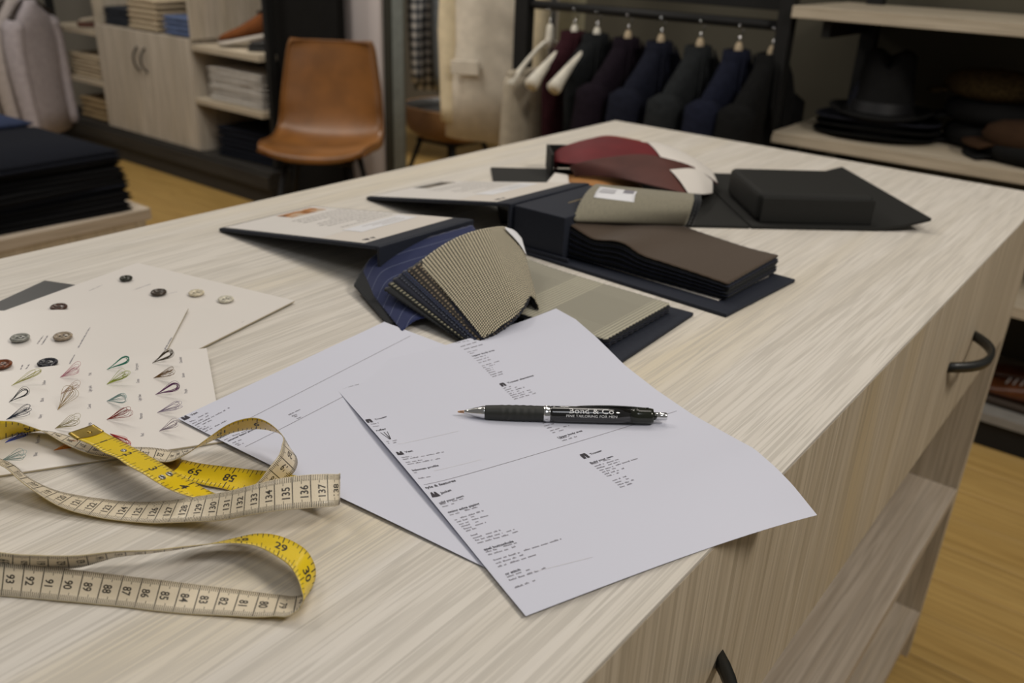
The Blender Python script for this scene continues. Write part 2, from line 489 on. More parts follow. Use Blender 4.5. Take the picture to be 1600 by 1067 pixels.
P1_GREEK=[(0.0023, 0.0905, 0.008, 0.0904), (0.0022, 0.0942, 0.0067, 0.0943), (0.0027, 0.1167, 0.0044, 0.1166), (0.0068, 0.1169, 0.0099, 0.1165), (0.0027, 0.1192, 0.0037, 0.1191), (0.006, 0.1196, 0.009, 0.1192), (0.0035, 0.1388, 0.0102, 0.1395), (0.0034, 0.1414, 0.0139, 0.1417), (0.0157, 0.1419, 0.0317, 0.1427), (0.0034, 0.1455, 0.0151, 0.1459), (0.0036, 0.1479, 0.0209, 0.1484), (0.0226, 0.1487, 0.0259, 0.1489), (0.0031, 0.1586, 0.005, 0.1588), (0.0029, 0.1655, 0.012, 0.1657), (0.0029, 0.1956, 0.0082, 0.1956), (0.0113, 0.1951, 0.0185, 0.1951), (0.0031, 0.1981, 0.007, 0.198), (0.0094, 0.1975, 0.0112, 0.1974), (0.0034, 0.2071, 0.0099, 0.2069), (0.0136, 0.2065, 0.0227, 0.2064), (0.0038, 0.2125, 0.0056, 0.2125), (0.008, 0.2118, 0.0237, 0.2111), (0.0041, 0.2147, 0.0113, 0.2143), (0.0138, 0.2136, 0.0166, 0.2136), (0.0042, 0.2173, 0.0105, 0.2171), (0.0131, 0.2162, 0.0237, 0.2164), (0.0044, 0.2196, 0.011, 0.2194), (0.0137, 0.219, 0.0158, 0.219), (0.0048, 0.2221, 0.01, 0.222), (0.0123, 0.2217, 0.0195, 0.2215), (0.005, 0.2244, 0.0117, 0.224), (0.0055, 0.2292, 0.01, 0.2292), (0.0055, 0.2317, 0.0117, 0.2317), (0.0139, 0.2314, 0.0232, 0.2318), (0.0057, 0.234, 0.023, 0.2346), (0.0254, 0.2347, 0.0307, 0.2346), (0.0057, 0.2365, 0.0259, 0.2374), (0.0278, 0.2371, 0.0315, 0.237), (0.0062, 0.2453, 0.0141, 0.2458), (0.0172, 0.2453, 0.0256, 0.2457), (0.0062, 0.2479, 0.0185, 0.2484), (0.0209, 0.2483, 0.0234, 0.2482), (0.0066, 0.2532, 0.0227, 0.2539), (0.0254, 0.2535, 0.0498, 0.2543), (0.0063, 0.2561, 0.0188, 0.2565), (0.021, 0.2563, 0.0234, 0.2563), (0.006, 0.2589, 0.0112, 0.2591), (0.0135, 0.2591, 0.0304, 0.2595), (0.0062, 0.2683, 0.0152, 0.2682), (0.0178, 0.2683, 0.0202, 0.2683), (0.0059, 0.271, 0.0236, 0.2715), (0.0258, 0.2712, 0.0284, 0.2711), (0.0056, 0.2773, 0.0143, 0.2772), (0.0164, 0.2771, 0.0184, 0.277), (0.1123, 0.0018, 0.1233, 0.0045), (0.1123, 0.0222, 0.1209, 0.0228), (0.113, 0.0255, 0.1169, 0.0257), (0.1118, 0.0345, 0.1218, 0.0349), (0.1117, 0.0386, 0.1225, 0.0387), (0.1115, 0.0427, 0.1223, 0.0427), (0.1112, 0.0483, 0.1195, 0.0484), (0.122, 0.0483, 0.1272, 0.0483), (0.1108, 0.0513, 0.1143, 0.0513), (0.116, 0.0512, 0.1212, 0.0511), (0.1111, 0.0542, 0.1174, 0.0544), (0.1107, 0.0572, 0.1166, 0.0572), (0.1105, 0.0603, 0.1168, 0.0605), (0.1102, 0.0637, 0.1209, 0.0636), (0.1101, 0.0667, 0.1196, 0.0667), (0.1091, 0.0856, 0.1115, 0.0854), (0.1138, 0.0856, 0.1158, 0.0855), (0.1089, 0.0884, 0.1145, 0.0884), (0.1172, 0.0884, 0.1193, 0.0881), (0.1088, 0.0913, 0.1143, 0.0913), (0.1166, 0.0914, 0.1241, 0.0913), (0.1086, 0.0943, 0.113, 0.0942), (0.1159, 0.0939, 0.1179, 0.0938), (0.1086, 0.0969, 0.1204, 0.0968), (0.1229, 0.0964, 0.126, 0.0965), (0.1085, 0.0997, 0.1202, 0.0996), (0.1227, 0.0994, 0.1257, 0.0995), (0.1083, 0.1026, 0.1213, 0.1023), (0.124, 0.1023, 0.1272, 0.1022), (0.1091, 0.1406, 0.1157, 0.1406), (0.1079, 0.1441, 0.1169, 0.1447), (0.108, 0.1476, 0.1126, 0.1479), (0.108, 0.1516, 0.1171, 0.1516), (0.1192, 0.1513, 0.124, 0.1514), (0.1081, 0.1543, 0.1112, 0.1546), (0.1135, 0.1544, 0.1182, 0.1546), (0.1084, 0.1632, 0.1159, 0.1636), (0.1083, 0.1662, 0.1164, 0.1661), (0.1182, 0.1661, 0.1205, 0.166), (0.109, 0.1992, 0.1152, 0.1995), (0.118, 0.1995, 0.1245, 0.2), (0.1093, 0.2023, 0.1166, 0.2024), (0.1186, 0.2026, 0.128, 0.2026), (0.1091, 0.2049, 0.1163, 0.2053), (0.118, 0.205, 0.1269, 0.2051), (0.1093, 0.2076, 0.1199, 0.2081), (0.1219, 0.2078, 0.1407, 0.208), (0.1095, 0.2102, 0.1154, 0.2104), (0.1174, 0.2101, 0.1201, 0.2104), (0.1095, 0.2127, 0.1204, 0.2132), (0.1227, 0.213, 0.1248, 0.213), (0.1095, 0.2151, 0.1146, 0.2158), (0.1168, 0.2156, 0.1187, 0.2155), (0.1096, 0.2211, 0.1159, 0.2211), (0.1177, 0.221, 0.1215, 0.2212), (0.1096, 0.2237, 0.1155, 0.2239), (0.118, 0.2239, 0.1202, 0.2237), (0.1095, 0.2264, 0.1179, 0.2268), (0.1198, 0.2266, 0.1219, 0.2266), (0.1094, 0.2291, 0.1129, 0.2292), (0.1146, 0.2293, 0.1185, 0.2292), (0.004, 0.0073, 0.0195, 0.0073), (0.0067, 0.0131, 0.0167, 0.0124), (0.0041, 0.0246, 0.0093, 0.0235), (0.0041, 0.0311, 0.0178, 0.0296)]
P1_BOLD=[(0.1123, 0.0106, 0.1283, 0.01), (0.1124, 0.0165, 0.1303, 0.0171)]
P1_HEAD=[('Trouser', 0.0073, 0.0856, 0.0167, 0.0842), ('rufleg', 0.002, 0.1009, 0.0092, 0.1003), ('Vest', 0.0083, 0.1337, 0.0138, 0.1336), ('bdomen profile', 0.0032, 0.1561, 0.0212, 0.1563), ('tyle & features', 0.0021, 0.1773, 0.0231, 0.1763), ('Jacket', 0.0083, 0.1854, 0.016, 0.1844), ('uild your own', 0.003, 0.1945, 0.0198, 0.1931), ('oning edge piping', 0.0035, 0.2048, 0.0246, 0.2041), ('apel buttonhole', 0.0061, 0.2435, 0.0245, 0.2441), ('or stitch', 0.0064, 0.2663, 0.0156, 0.2664), ('Upper body area', 0.1121, 0.0309, 0.1317, 0.0317), ('Trouser alterations', 0.1157, 0.0807, 0.1385, 0.0805), ('Upper body area', 0.1078, 0.162, 0.1277, 0.1618), ('Trouser', 0.1152, 0.1894, 0.1248, 0.1889), ('Build your own', 0.109, 0.1983, 0.1268, 0.1982), ('acket sleeve length', 0.0037, 0.019, 0.0272, 0.0149)]
P1_ICON=[('trouser', 0.0006, 0.0876, 0.0052, 0.0865), ('vest', 0.0023, 0.1355, 0.007, 0.1349), ('jacket', 0.0019, 0.1872, 0.0072, 0.1867), ('trouser', 0.1092, 0.0826, 0.1137, 0.0824), ('trouser', 0.1082, 0.1914, 0.1135, 0.1912), ('outline', 0.0035, 0.1138, 0.0083, 0.1135)]
P1_RULE=[(0.003, 0.1725, 0.2034, 0.1708, 1), (0.0084, 0.1214, 0.0521, 0.1228, 0), (0.0158, 0.1601, 0.049, 0.1612, 0), (0.0197, 0.2704, 0.0559, 0.275, 0)]
P2_GREEK=[(0.0023, 0.0099, 0.0068, 0.0106), (0.0094, 0.0095, 0.0176, 0.0095), (0.0016, 0.0131, 0.0105, 0.0133), (0.0126, 0.0127, 0.0155, 0.0125), (0.0015, 0.0161, 0.0272, 0.0154), (0.0299, 0.0148, 0.0313, 0.0148), (0.0011, 0.0189, 0.0028, 0.0189), (0.0054, 0.0186, 0.0132, 0.0185), (0.0006, 0.0219, 0.0053, 0.0218), (0.0008, 0.0242, 0.0076, 0.0242), (0.0007, 0.027, 0.0066, 0.0269), (0.0089, 0.0267, 0.0199, 0.0266), (0.0016, 0.0445, 0.006, 0.0449), (0.0083, 0.0447, 0.0229, 0.047), (0.0025, 0.0514, 0.0102, 0.0524), (0.0024, 0.054, 0.0067, 0.0544), (0.0026, 0.0562, 0.0073, 0.0566), (0.0505, 0.0523, 0.0609, 0.0526), (0.0506, 0.0552, 0.056, 0.0556), (0.0511, 0.0572, 0.0537, 0.0575), (0.0508, 0.06, 0.0543, 0.0603)]
P2_HEAD=[('Vest', 0.0079, 0.0041, 0.0134, 0.004), ('dditional', 0.0006, 0.0406, 0.013, 0.0408), ('ustomer fitting photos', 0.0021, 0.0475, 0.0248, 0.0488)]
P2_ICON=[('vest', 0.0011, 0.0057, 0.0062, 0.0059)]
P2_RULE=[(0.025, 0.0353, 0.2034, 0.0342, 1), (0.0046, 0.0603, 0.1667, 0.0636, 1)]
HOUND=[((-0.53, 0.655, 0.9), (-0.462, 0.57, 0.8855)), ((-0.494, 0.652, 0.905), (-0.4165, 0.581, 0.888)), ((-0.4865, 0.6495, 0.92), (-0.4105, 0.5765, 0.8965)), ((-0.5073, 0.6528, 0.93), (-0.4185, 0.5752, 0.905)), ((-0.5083, 0.6213, 0.936), (-0.4062, 0.5465, 0.905)), ((-0.5163, 0.5953, 0.933), (-0.4065, 0.5298, 0.8995)), ((-0.5239, 0.5734, 0.925), (-0.4088, 0.516, 0.8945)), ((-0.5278, 0.5492, 0.915), (-0.4129, 0.5047, 0.89))]
DARKS=[[((-0.5297, 0.5453, 0.913), (-0.4137, 0.5032, 0.8885))], [((-0.5286, 0.535, 0.911), (-0.4146, 0.5019, 0.8875))], [((-0.5314, 0.5304, 0.909), (-0.4159, 0.5002, 0.8865))], [((-0.5318, 0.5259, 0.907), (-0.418, 0.4995, 0.8855))], [((-0.5323, 0.5191, 0.905), (-0.4193, 0.4986, 0.8845))], [((-0.5309, 0.512, 0.903), (-0.4214, 0.4971, 0.8835))], [((-0.528, 0.5044, 0.901), (-0.4255, 0.4978, 0.8825))]]
BLUE=[((-0.5815, 0.5253, 0.891), (-0.4796, 0.4778, 0.884)), ((-0.5907, 0.5484, 0.904), (-0.4807, 0.496, 0.888)), ((-0.5806, 0.5713, 0.912), (-0.468, 0.5145, 0.892)), ((-0.5681, 0.6049, 0.917), (-0.461, 0.5485, 0.896)), ((-0.5582, 0.6592, 0.92), (-0.4736, 0.6045, 0.902))]
UNDER=[((-0.5792, 0.515, 0.888), (-0.4992, 0.4806, 0.8825)), ((-0.5918, 0.5451, 0.9), (-0.4895, 0.4972, 0.885)), ((-0.5842, 0.5748, 0.909), (-0.4728, 0.5198, 0.889)), ((-0.5716, 0.6087, 0.914), (-0.4638, 0.5519, 0.893))]
GREYFLOP=[((-0.4905, 0.7675, 0.916), (-0.4227, 0.8546, 0.908)), ((-0.4853, 0.7383, 0.924), (-0.4144, 0.8514, 0.912)), ((-0.491, 0.7512, 0.934), (-0.4089, 0.8474, 0.927)), ((-0.5029, 0.7826, 0.941), (-0.4123, 0.8586, 0.937)), ((-0.5133, 0.8133, 0.942), (-0.4208, 0.8747, 0.938)), ((-0.5225, 0.8385, 0.938), (-0.4299, 0.893, 0.935)), ((-0.5344, 0.8651, 0.928), (-0.443, 0.9208, 0.925))]
HOUND_IN=[((-0.53, 0.655, 0.9), (-0.462, 0.57, 0.8855)), ((-0.505, 0.655, 0.898), (-0.43, 0.584, 0.8845)), ((-0.494, 0.652, 0.905), (-0.4165, 0.581, 0.888)), ((-0.4865, 0.6495, 0.92), (-0.4105, 0.5765, 0.8965)), ((-0.5073, 0.6528, 0.93), (-0.4185, 0.5752, 0.905)), ((-0.5083, 0.6213, 0.936), (-0.4062, 0.5465, 0.905)), ((-0.5163, 0.5953, 0.933), (-0.4065, 0.5298, 0.8995))]
THREADS=[('yellow', (-0.607, 0.2179, 0.8863), (-0.5998, 0.2357, 0.8949)), ('black', (-0.5859, 0.2065, 0.8853), (-0.5776, 0.2166, 0.8937)), ('navy', (-0.5653, 0.1954, 0.8844), (-0.5522, 0.2061, 0.8927)), ('royal', (-0.5388, 0.1825, 0.8832), (-0.5381, 0.1959, 0.8847)), ('aqua', (-0.5209, 0.1721, 0.8824), (-0.503, 0.1798, 0.8905)), ('pink', (-0.5949, 0.2464, 0.8864), (-0.5852, 0.2579, 0.8948)), ('lightpink', (-0.5722, 0.2352, 0.8854), (-0.5626, 0.2458, 0.8938)), ('camel', (-0.5534, 0.2235, 0.8845), (-0.5585, 0.2387, 0.8935)), ('beige', (-0.5325, 0.2112, 0.8836), (-0.5185, 0.2215, 0.8918)), ('orange', (-0.509, 0.1985, 0.8825), (-0.5032, 0.2113, 0.8838)), ('green', (-0.5823, 0.2747, 0.8865), (-0.5724, 0.2869, 0.8949)), ('lime', (-0.5623, 0.2635, 0.8856), (-0.5537, 0.2765, 0.8941)), ('lightblue', (-0.5411, 0.2516, 0.8847), (-0.5236, 0.2565, 0.8927)), ('maroon', (-0.519, 0.2392, 0.8837), (-0.5036, 0.2489, 0.8918)), ('red', (-0.5017, 0.2318, 0.8829), (-0.4803, 0.2328, 0.8834)), ('chocolate', (-0.568, 0.3026, 0.8866), (-0.5583, 0.3136, 0.895)), ('brown', (-0.5474, 0.291, 0.8857), (-0.5319, 0.2989, 0.8938)), ('purple', (-0.5254, 0.2789, 0.8847), (-0.5123, 0.2893, 0.8929)), ('lilac', (-0.5032, 0.2666, 0.8837), (-0.4882, 0.2761, 0.8919)), ('mauve', (-0.4818, 0.2548, 0.8827), (-0.4695, 0.2626, 0.891))]
THREAD_LABELS=[('Yellow', (-0.5924, 0.2345)), ('Black', (-0.5713, 0.2228)), ('Navy', (-0.5515, 0.2118)), ('Royal blue', (-0.5238, 0.1966)), ('Blue', (-0.5108, 0.189)), ('Pink', (-0.5829, 0.2633)), ('Light pink', (-0.5606, 0.2512)), ('Camel', (-0.5401, 0.2396)), ('Beige', (-0.5191, 0.2282)), ('Dark green', (-0.5663, 0.2902)), ('Green', (-0.5486, 0.2806)), ('Light blue', (-0.5252, 0.268)), ('Maroon', (-0.5036, 0.256)), ('Red', (-0.4841, 0.2452)), ('Chocolate', (-0.5532, 0.3184)), ('Brown', (-0.5332, 0.3074)), ('Purple', (-0.5119, 0.2955))]
BUTTONS_BACK=[('dark', (-0.7499, 0.386)), ('brown', (-0.6972, 0.3871)), ('cream', (-0.6722, 0.4092)), ('pearl', (-0.6406, 0.4182)), ('horn', (-0.7262, 0.3108))]
BUTTONS_MID=[('grey', (-0.6831, 0.2588)), ('tan', (-0.6619, 0.2822)), ('amber', (-0.6477, 0.2291)), ('navy', (-0.6259, 0.2524))]
GREEK_BACK=[(-0.7486, 0.3499, -0.754, 0.365), (-0.7225, 0.3776, -0.7251, 0.3957), (-0.6924, 0.3936, -0.6913, 0.4013), (-0.6572, 0.3934, -0.6561, 0.4049), (-0.6246, 0.4003, -0.6244, 0.4126), (-0.5912, 0.3991, -0.5934, 0.4105)]
GREEK_MID=[(-0.6671, 0.2648, -0.678, 0.2746), (-0.6635, 0.2666, -0.6756, 0.277), (-0.638, 0.2824, -0.6663, 0.3068), (-0.6281, 0.2323, -0.6405, 0.2412), (-0.6276, 0.2357, -0.6371, 0.2443), (-0.6136, 0.2618, -0.628, 0.2742), (-0.5864, 0.3245, -0.6015, 0.3402)]
RED=[((-0.7514, 1.0883, 0.89), (-0.7116, 1.0247, 0.888)), ((-0.7398, 1.0588, 0.906), (-0.7065, 1.0112, 0.904)), ((-0.7177, 1.0683, 0.921), (-0.659, 0.9953, 0.913)), ((-0.6955, 1.123, 0.927), (-0.63, 1.0307, 0.917)), ((-0.6362, 1.1443, 0.925), (-0.5781, 1.0884, 0.918)), ((-0.6225, 1.1687, 0.921), (-0.551, 1.0907, 0.917)), ((-0.5833, 1.178, 0.91), (-0.521, 1.1038, 0.906)), ((-0.5535, 1.1925, 0.892), (-0.5079, 1.1274, 0.89))]
RUST=[((-0.7266, 1.0997, 0.908), (-0.7015, 1.0581, 0.906)), ((-0.716, 1.0911, 0.92), (-0.6755, 1.038, 0.918)), ((-0.7043, 1.1423, 0.925), (-0.65, 1.0646, 0.922)), ((-0.6574, 1.1623, 0.922), (-0.617, 1.1162, 0.92))]
BROWN=[((-0.6705, 1.0092, 0.898), (-0.6657, 1.0081, 0.89)), ((-0.6651, 0.9907, 0.91), (-0.652, 0.9917, 0.898)), ((-0.6369, 1.0084, 0.921), (-0.5985, 0.9993, 0.904)), ((-0.5998, 1.0641, 0.926), (-0.5199, 0.9892, 0.907)), ((-0.5576, 1.0716, 0.925), (-0.4885, 0.9982, 0.904)), ((-0.5336, 1.1017, 0.913), (-0.485, 1.036, 0.896)), ((-0.5133, 1.1193, 0.894), (-0.4945, 1.0837, 0.887))]
BROWN_HEAD=[((-0.5363, 1.0346, 0.919), (-0.4863, 0.9956, 0.9045)), ((-0.5238, 1.0844, 0.914), (-0.482, 1.0315, 0.897)), ((-0.51, 1.1143, 0.8955), (-0.4906, 1.0773, 0.8885))]
TAN=[((-0.6867, 1.0067, 0.89), (-0.6864, 0.9882, 0.885)), ((-0.6595, 1.0061, 0.896), (-0.6434, 0.9755, 0.89)), ((-0.6163, 1.0203, 0.898), (-0.6002, 0.996, 0.892)), ((-0.5897, 1.0363, 0.894), (-0.5765, 1.0187, 0.889)), ((-0.5821, 1.0492, 0.886), (-0.5717, 1.0319, 0.884))]
# ------------------------------------------------------------------ materials of the place
W_L = (0.62, 0.555, 0.46); W_D = (0.41, 0.345, 0.26); W_S = (0.56, 0.44, 0.27)
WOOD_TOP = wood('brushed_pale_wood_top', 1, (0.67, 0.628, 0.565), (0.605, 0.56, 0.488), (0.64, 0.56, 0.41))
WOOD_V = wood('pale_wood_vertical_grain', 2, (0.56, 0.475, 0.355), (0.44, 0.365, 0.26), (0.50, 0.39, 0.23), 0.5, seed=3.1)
WOOD_Y = wood('pale_wood_shelf', 1, (0.56, 0.48, 0.385), (0.44, 0.365, 0.28), (0.48, 0.38, 0.25), 0.5, seed=1.3)
WOOD_X = wood('pale_wood_wall_shelf', 0, (0.56, 0.49, 0.38), (0.46, 0.39, 0.29), (0.52, 0.42, 0.27), 0.6, seed=5.3)
WOOD_CAB = wood('pale_wood_cabinet', 2, (0.56, 0.50, 0.42), (0.42, 0.37, 0.30), (0.50, 0.43, 0.32), 0.35, seed=2.3)
OAK = [wood('honey_oak_plank_%s' % n, 0, l, d, s_, 0.35, 0.42, seed=i * 2.7) for i, (n, l, d, s_) in enumerate((
    ('pale', (0.56, 0.38, 0.145), (0.47, 0.30, 0.10), (0.52, 0.335, 0.12)), ('mid', (0.52, 0.345, 0.12), (0.43, 0.27, 0.085), (0.49, 0.31, 0.10)),
    ('deep', (0.48, 0.31, 0.10), (0.39, 0.24, 0.07), (0.45, 0.28, 0.085))))]
DARKWOOD = wood('dark_ash_wood', 0, (0.045, 0.042, 0.036), (0.022, 0.02, 0.018), (0.035, 0.032, 0.027), 0.4, 0.6, seed=4.4)
BLACK_METAL = plain('black_powder_coat', (0.009, 0.009, 0.009), 0.6, spec=0.3)
BLACK_WALL = plain('black_wall_panel', (0.009, 0.0085, 0.008), 0.95)
WALL_OLIVE = plain('dark_olive_wall', (0.082, 0.075, 0.056), 0.9, var=0.03, vscale=3)
WALL_WHITE = plain('mauve_white_wall', (0.52, 0.47, 0.46), 0.85, var=0.02, vscale=2)
WALL_GREY = plain('warm_grey_wall', (0.27, 0.25, 0.21), 0.9, var=0.03, vscale=2)
NAVY_CLOTH = plain('navy_book_cloth', (0.017, 0.0205, 0.032), 0.68, spec=0.3, var=0.12, vscale=900, bump=0.15)
BLACK_CLOTH = plain('black_book_cloth', (0.013, 0.013, 0.0115), 0.7, spec=0.3, var=0.12, vscale=700, bump=0.12)
PAPER = plain('white_office_paper', (0.605, 0.615, 0.70), 0.75, var=0.006, vscale=6, spec=0.25)
INK = plain('black_ink', (0.035, 0.03, 0.04), 0.7)
INK_GREY = plain('grey_ink', (0.22, 0.21, 0.24), 0.7)
INK_FAINT = plain('faint_ink', (0.60, 0.59, 0.63), 0.7)
CARD = plain('ivory_card', (0.72, 0.68, 0.635), 0.35, var=0.006, vscale=8, spec=0.5)
CARD_CORE = plain('card_core', (0.42, 0.36, 0.24), 0.8)
CHROME = plain('chrome', (0.72, 0.72, 0.72), 0.12, 1.0, var=0.02)
BRASS = plain('brass_cap', (0.50, 0.36, 0.09), 0.38, 1.0, var=0.05, vscale=200)

# ------------------------------------------------------------------ setting: floor, walls
floor = thing('floor', 'honey coloured oak plank floor', None); floor['kind'] = 'structure'
del floor['label']
base = mk('subfloor', [(-7, -1.5, -0.03), (1.6, -1.5, -0.03), (1.6, 5.2, -0.03), (-7, 5.2, -0.03), (-7, -1.5, -0.012), (1.6, -1.5, -0.012), (1.6, 5.2, -0.012), (-7, 5.2, -0.012)], BOXF, plain('subfloor_dark', (0.10, 0.06, 0.02), 0.9), floor)
plank_me = {}
def plank(x0, x1, y0, y1, mat):
    key = (round(x1 - x0, 3), mat.name)
    if key not in plank_me:
        w, d = (x1 - x0) / 2, (y1 - y0) / 2
        me = bpy.data.meshes.new('plank')
        me.from_pydata([(-w, -d, 0), (w, -d, 0), (w, d, 0), (-w, d, 0), (-w, -d, 0.011), (w, -d, 0.011), (w, d, 0.011), (-w, d, 0.011), (-w + .0012, -d + .0012, 0.012), (w - .0012, -d + .0012, 0.012), (w - .0012, d - .0012, 0.012), (-w + .0012, d - .0012, 0.012)], [],
                       [(0, 3, 2, 1), (0, 1, 5, 4), (1, 2, 6, 5), (2, 3, 7, 6), (3, 0, 4, 7), (4, 5, 9, 8), (5, 6, 10, 9), (6, 7, 11, 10), (7, 4, 8, 11), (8, 9, 10, 11)])
        me.materials.append(mat); plank_me[key] = me
    o = bpy.data.objects.new('plank', plank_me[key]); COL.objects.link(o); o.parent = floor
    o.location = ((x0 + x1) / 2, (y0 + y1) / 2, -0.012)
PW = 0.132
y = 0.55; row = 0
while y < 4.9:
    off = (row * 0.61) % 1.8
    x = -6.4 + off - 1.8
    while x < 1.2:
        xa, xb = max(x, -6.4), min(x + 1.8, 1.2)
        if xb - xa > 0.25:
            plank(xa + 0.0008, xb - 0.0008, y + 0.0008, y + PW - 0.0008, OAK[(row * 7 + int(x * 3 + 40)) % 3])
        x += 1.8
    y += PW; row += 1

def struct(o): o['kind'] = 'structure'; return o
struct(box('wall_back', (-1.90, 2.86, 0), (1.6, 2.96, 2.6), WALL_OLIVE, None, 0))
struct(box('wall_cabinet', (-6.6, 2.98, 0), (-3.36, 3.08, 2.6), WALL_GREY, None, 0))
struct(box('wall_panel', (-3.40, 2.60, 0), (-2.965, 2.64, 2.6), BLACK_WALL, None, 0.002))
struct(box('wall_partition', (-3.15, 2.70, 0), (-2.815, 2.82, 2.6), WALL_WHITE, None, 0.003))
struct(box('wall_fitting', (-6.6, 4.7, 0), (1.6, 4.8, 2.6), WALL_GREY, None, 0))
struct(box('trim_1', (-2.02, 2.86, 0), (-1.90, 2.96, 2.6), plain('olive_trim', (0.20, 0.185, 0.12), 0.8), None, 0.003))

mir = thing('glass_panel', 'tall upright glass panel with dark frame edge beside the white wall', 'glass panel', (-2.755, 2.74, 0))
box('frame', (-2.813, 2.715, 0.0), (-2.768, 2.755, 2.2), plain('dark_green_frame', (0.028, 0.028, 0.02), 0.5), mir, 0.002)
box('pane', (-2.768, 2.72, 0.01), (-2.702, 2.735, 2.2), plain('frosted_green_glass', (0.17, 0.185, 0.17), 0.25), mir, 0.002)

# ------------------------------------------------------------------ the big display table
X0, X1, Y1, TZ = -0.897, -0.149, 1.482, 0.88
YN = -0.45
tab = thing('display_table', 'large pale wood shop table with drawer and open shelves, covered in tailoring samples', 'table', ((X0 + X1) / 2, 0.6, 0))
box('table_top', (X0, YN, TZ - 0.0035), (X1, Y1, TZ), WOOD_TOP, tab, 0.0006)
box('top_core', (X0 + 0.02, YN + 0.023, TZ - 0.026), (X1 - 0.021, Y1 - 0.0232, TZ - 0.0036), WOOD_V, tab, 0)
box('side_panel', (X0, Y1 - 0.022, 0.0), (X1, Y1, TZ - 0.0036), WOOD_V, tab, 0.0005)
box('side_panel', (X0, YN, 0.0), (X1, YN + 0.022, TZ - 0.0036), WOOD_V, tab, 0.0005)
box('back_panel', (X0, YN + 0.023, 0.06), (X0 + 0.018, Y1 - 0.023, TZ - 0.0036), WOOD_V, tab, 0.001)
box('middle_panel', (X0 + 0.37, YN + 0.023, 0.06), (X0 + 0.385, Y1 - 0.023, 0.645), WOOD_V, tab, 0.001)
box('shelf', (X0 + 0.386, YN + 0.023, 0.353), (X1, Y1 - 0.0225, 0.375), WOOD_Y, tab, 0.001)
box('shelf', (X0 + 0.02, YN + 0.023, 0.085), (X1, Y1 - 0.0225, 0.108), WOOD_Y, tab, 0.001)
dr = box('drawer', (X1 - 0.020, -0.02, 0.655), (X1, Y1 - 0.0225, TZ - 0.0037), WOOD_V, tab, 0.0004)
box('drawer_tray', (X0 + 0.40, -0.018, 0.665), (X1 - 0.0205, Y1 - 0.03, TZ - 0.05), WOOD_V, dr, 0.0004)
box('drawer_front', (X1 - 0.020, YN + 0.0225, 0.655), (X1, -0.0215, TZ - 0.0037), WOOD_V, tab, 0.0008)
def bow_handle(y0, y1):
    ym, h = (y0 + y1) / 2, (y1 - y0) / 2
    pts = []
    for i in range(17):
        t = -1 + 2 * i / 16
        pts.append((X1 - 0.002 + 0.033 * (1 - abs(t) ** 2.4), ym + h * t, 0.762))
    V = []; F = []
    n = len(pts)
    for i, p in enumerate(pts):
        a = Vector(pts[max(i - 1, 0)]); b = Vector(pts[min(i + 1, n - 1)]); t = (b - a).normalized(); nr = Vector((t.y, -t.x, 0))
        for dx, dz in ((-.0028, -.0055), (.0028, -.0055), (.0038, 0), (.0028, .0055), (-.0028, .0055), (-.0038, 0)):
            V.append(Vector(p) + nr * dx + Vector((0, 0, dz)))
    for i in range(n - 1):
        for k in range(6): F.append((i * 6 + k, i * 6 + (k + 1) % 6, i * 6 + 6 + (k + 1) % 6, i * 6 + 6 + k))
    F += [(5, 4, 3, 2, 1, 0), tuple((n - 1) * 6 + k for k in range(6))]
    h_ = mk('handle', V, F, plain('black_iron', (0.012, 0.013, 0.012), 0.4), dr, True)
    h_['label'] = 'black iron bow handle'
bow_handle(1.026, 1.153); bow_handle(0.312, 0.439)

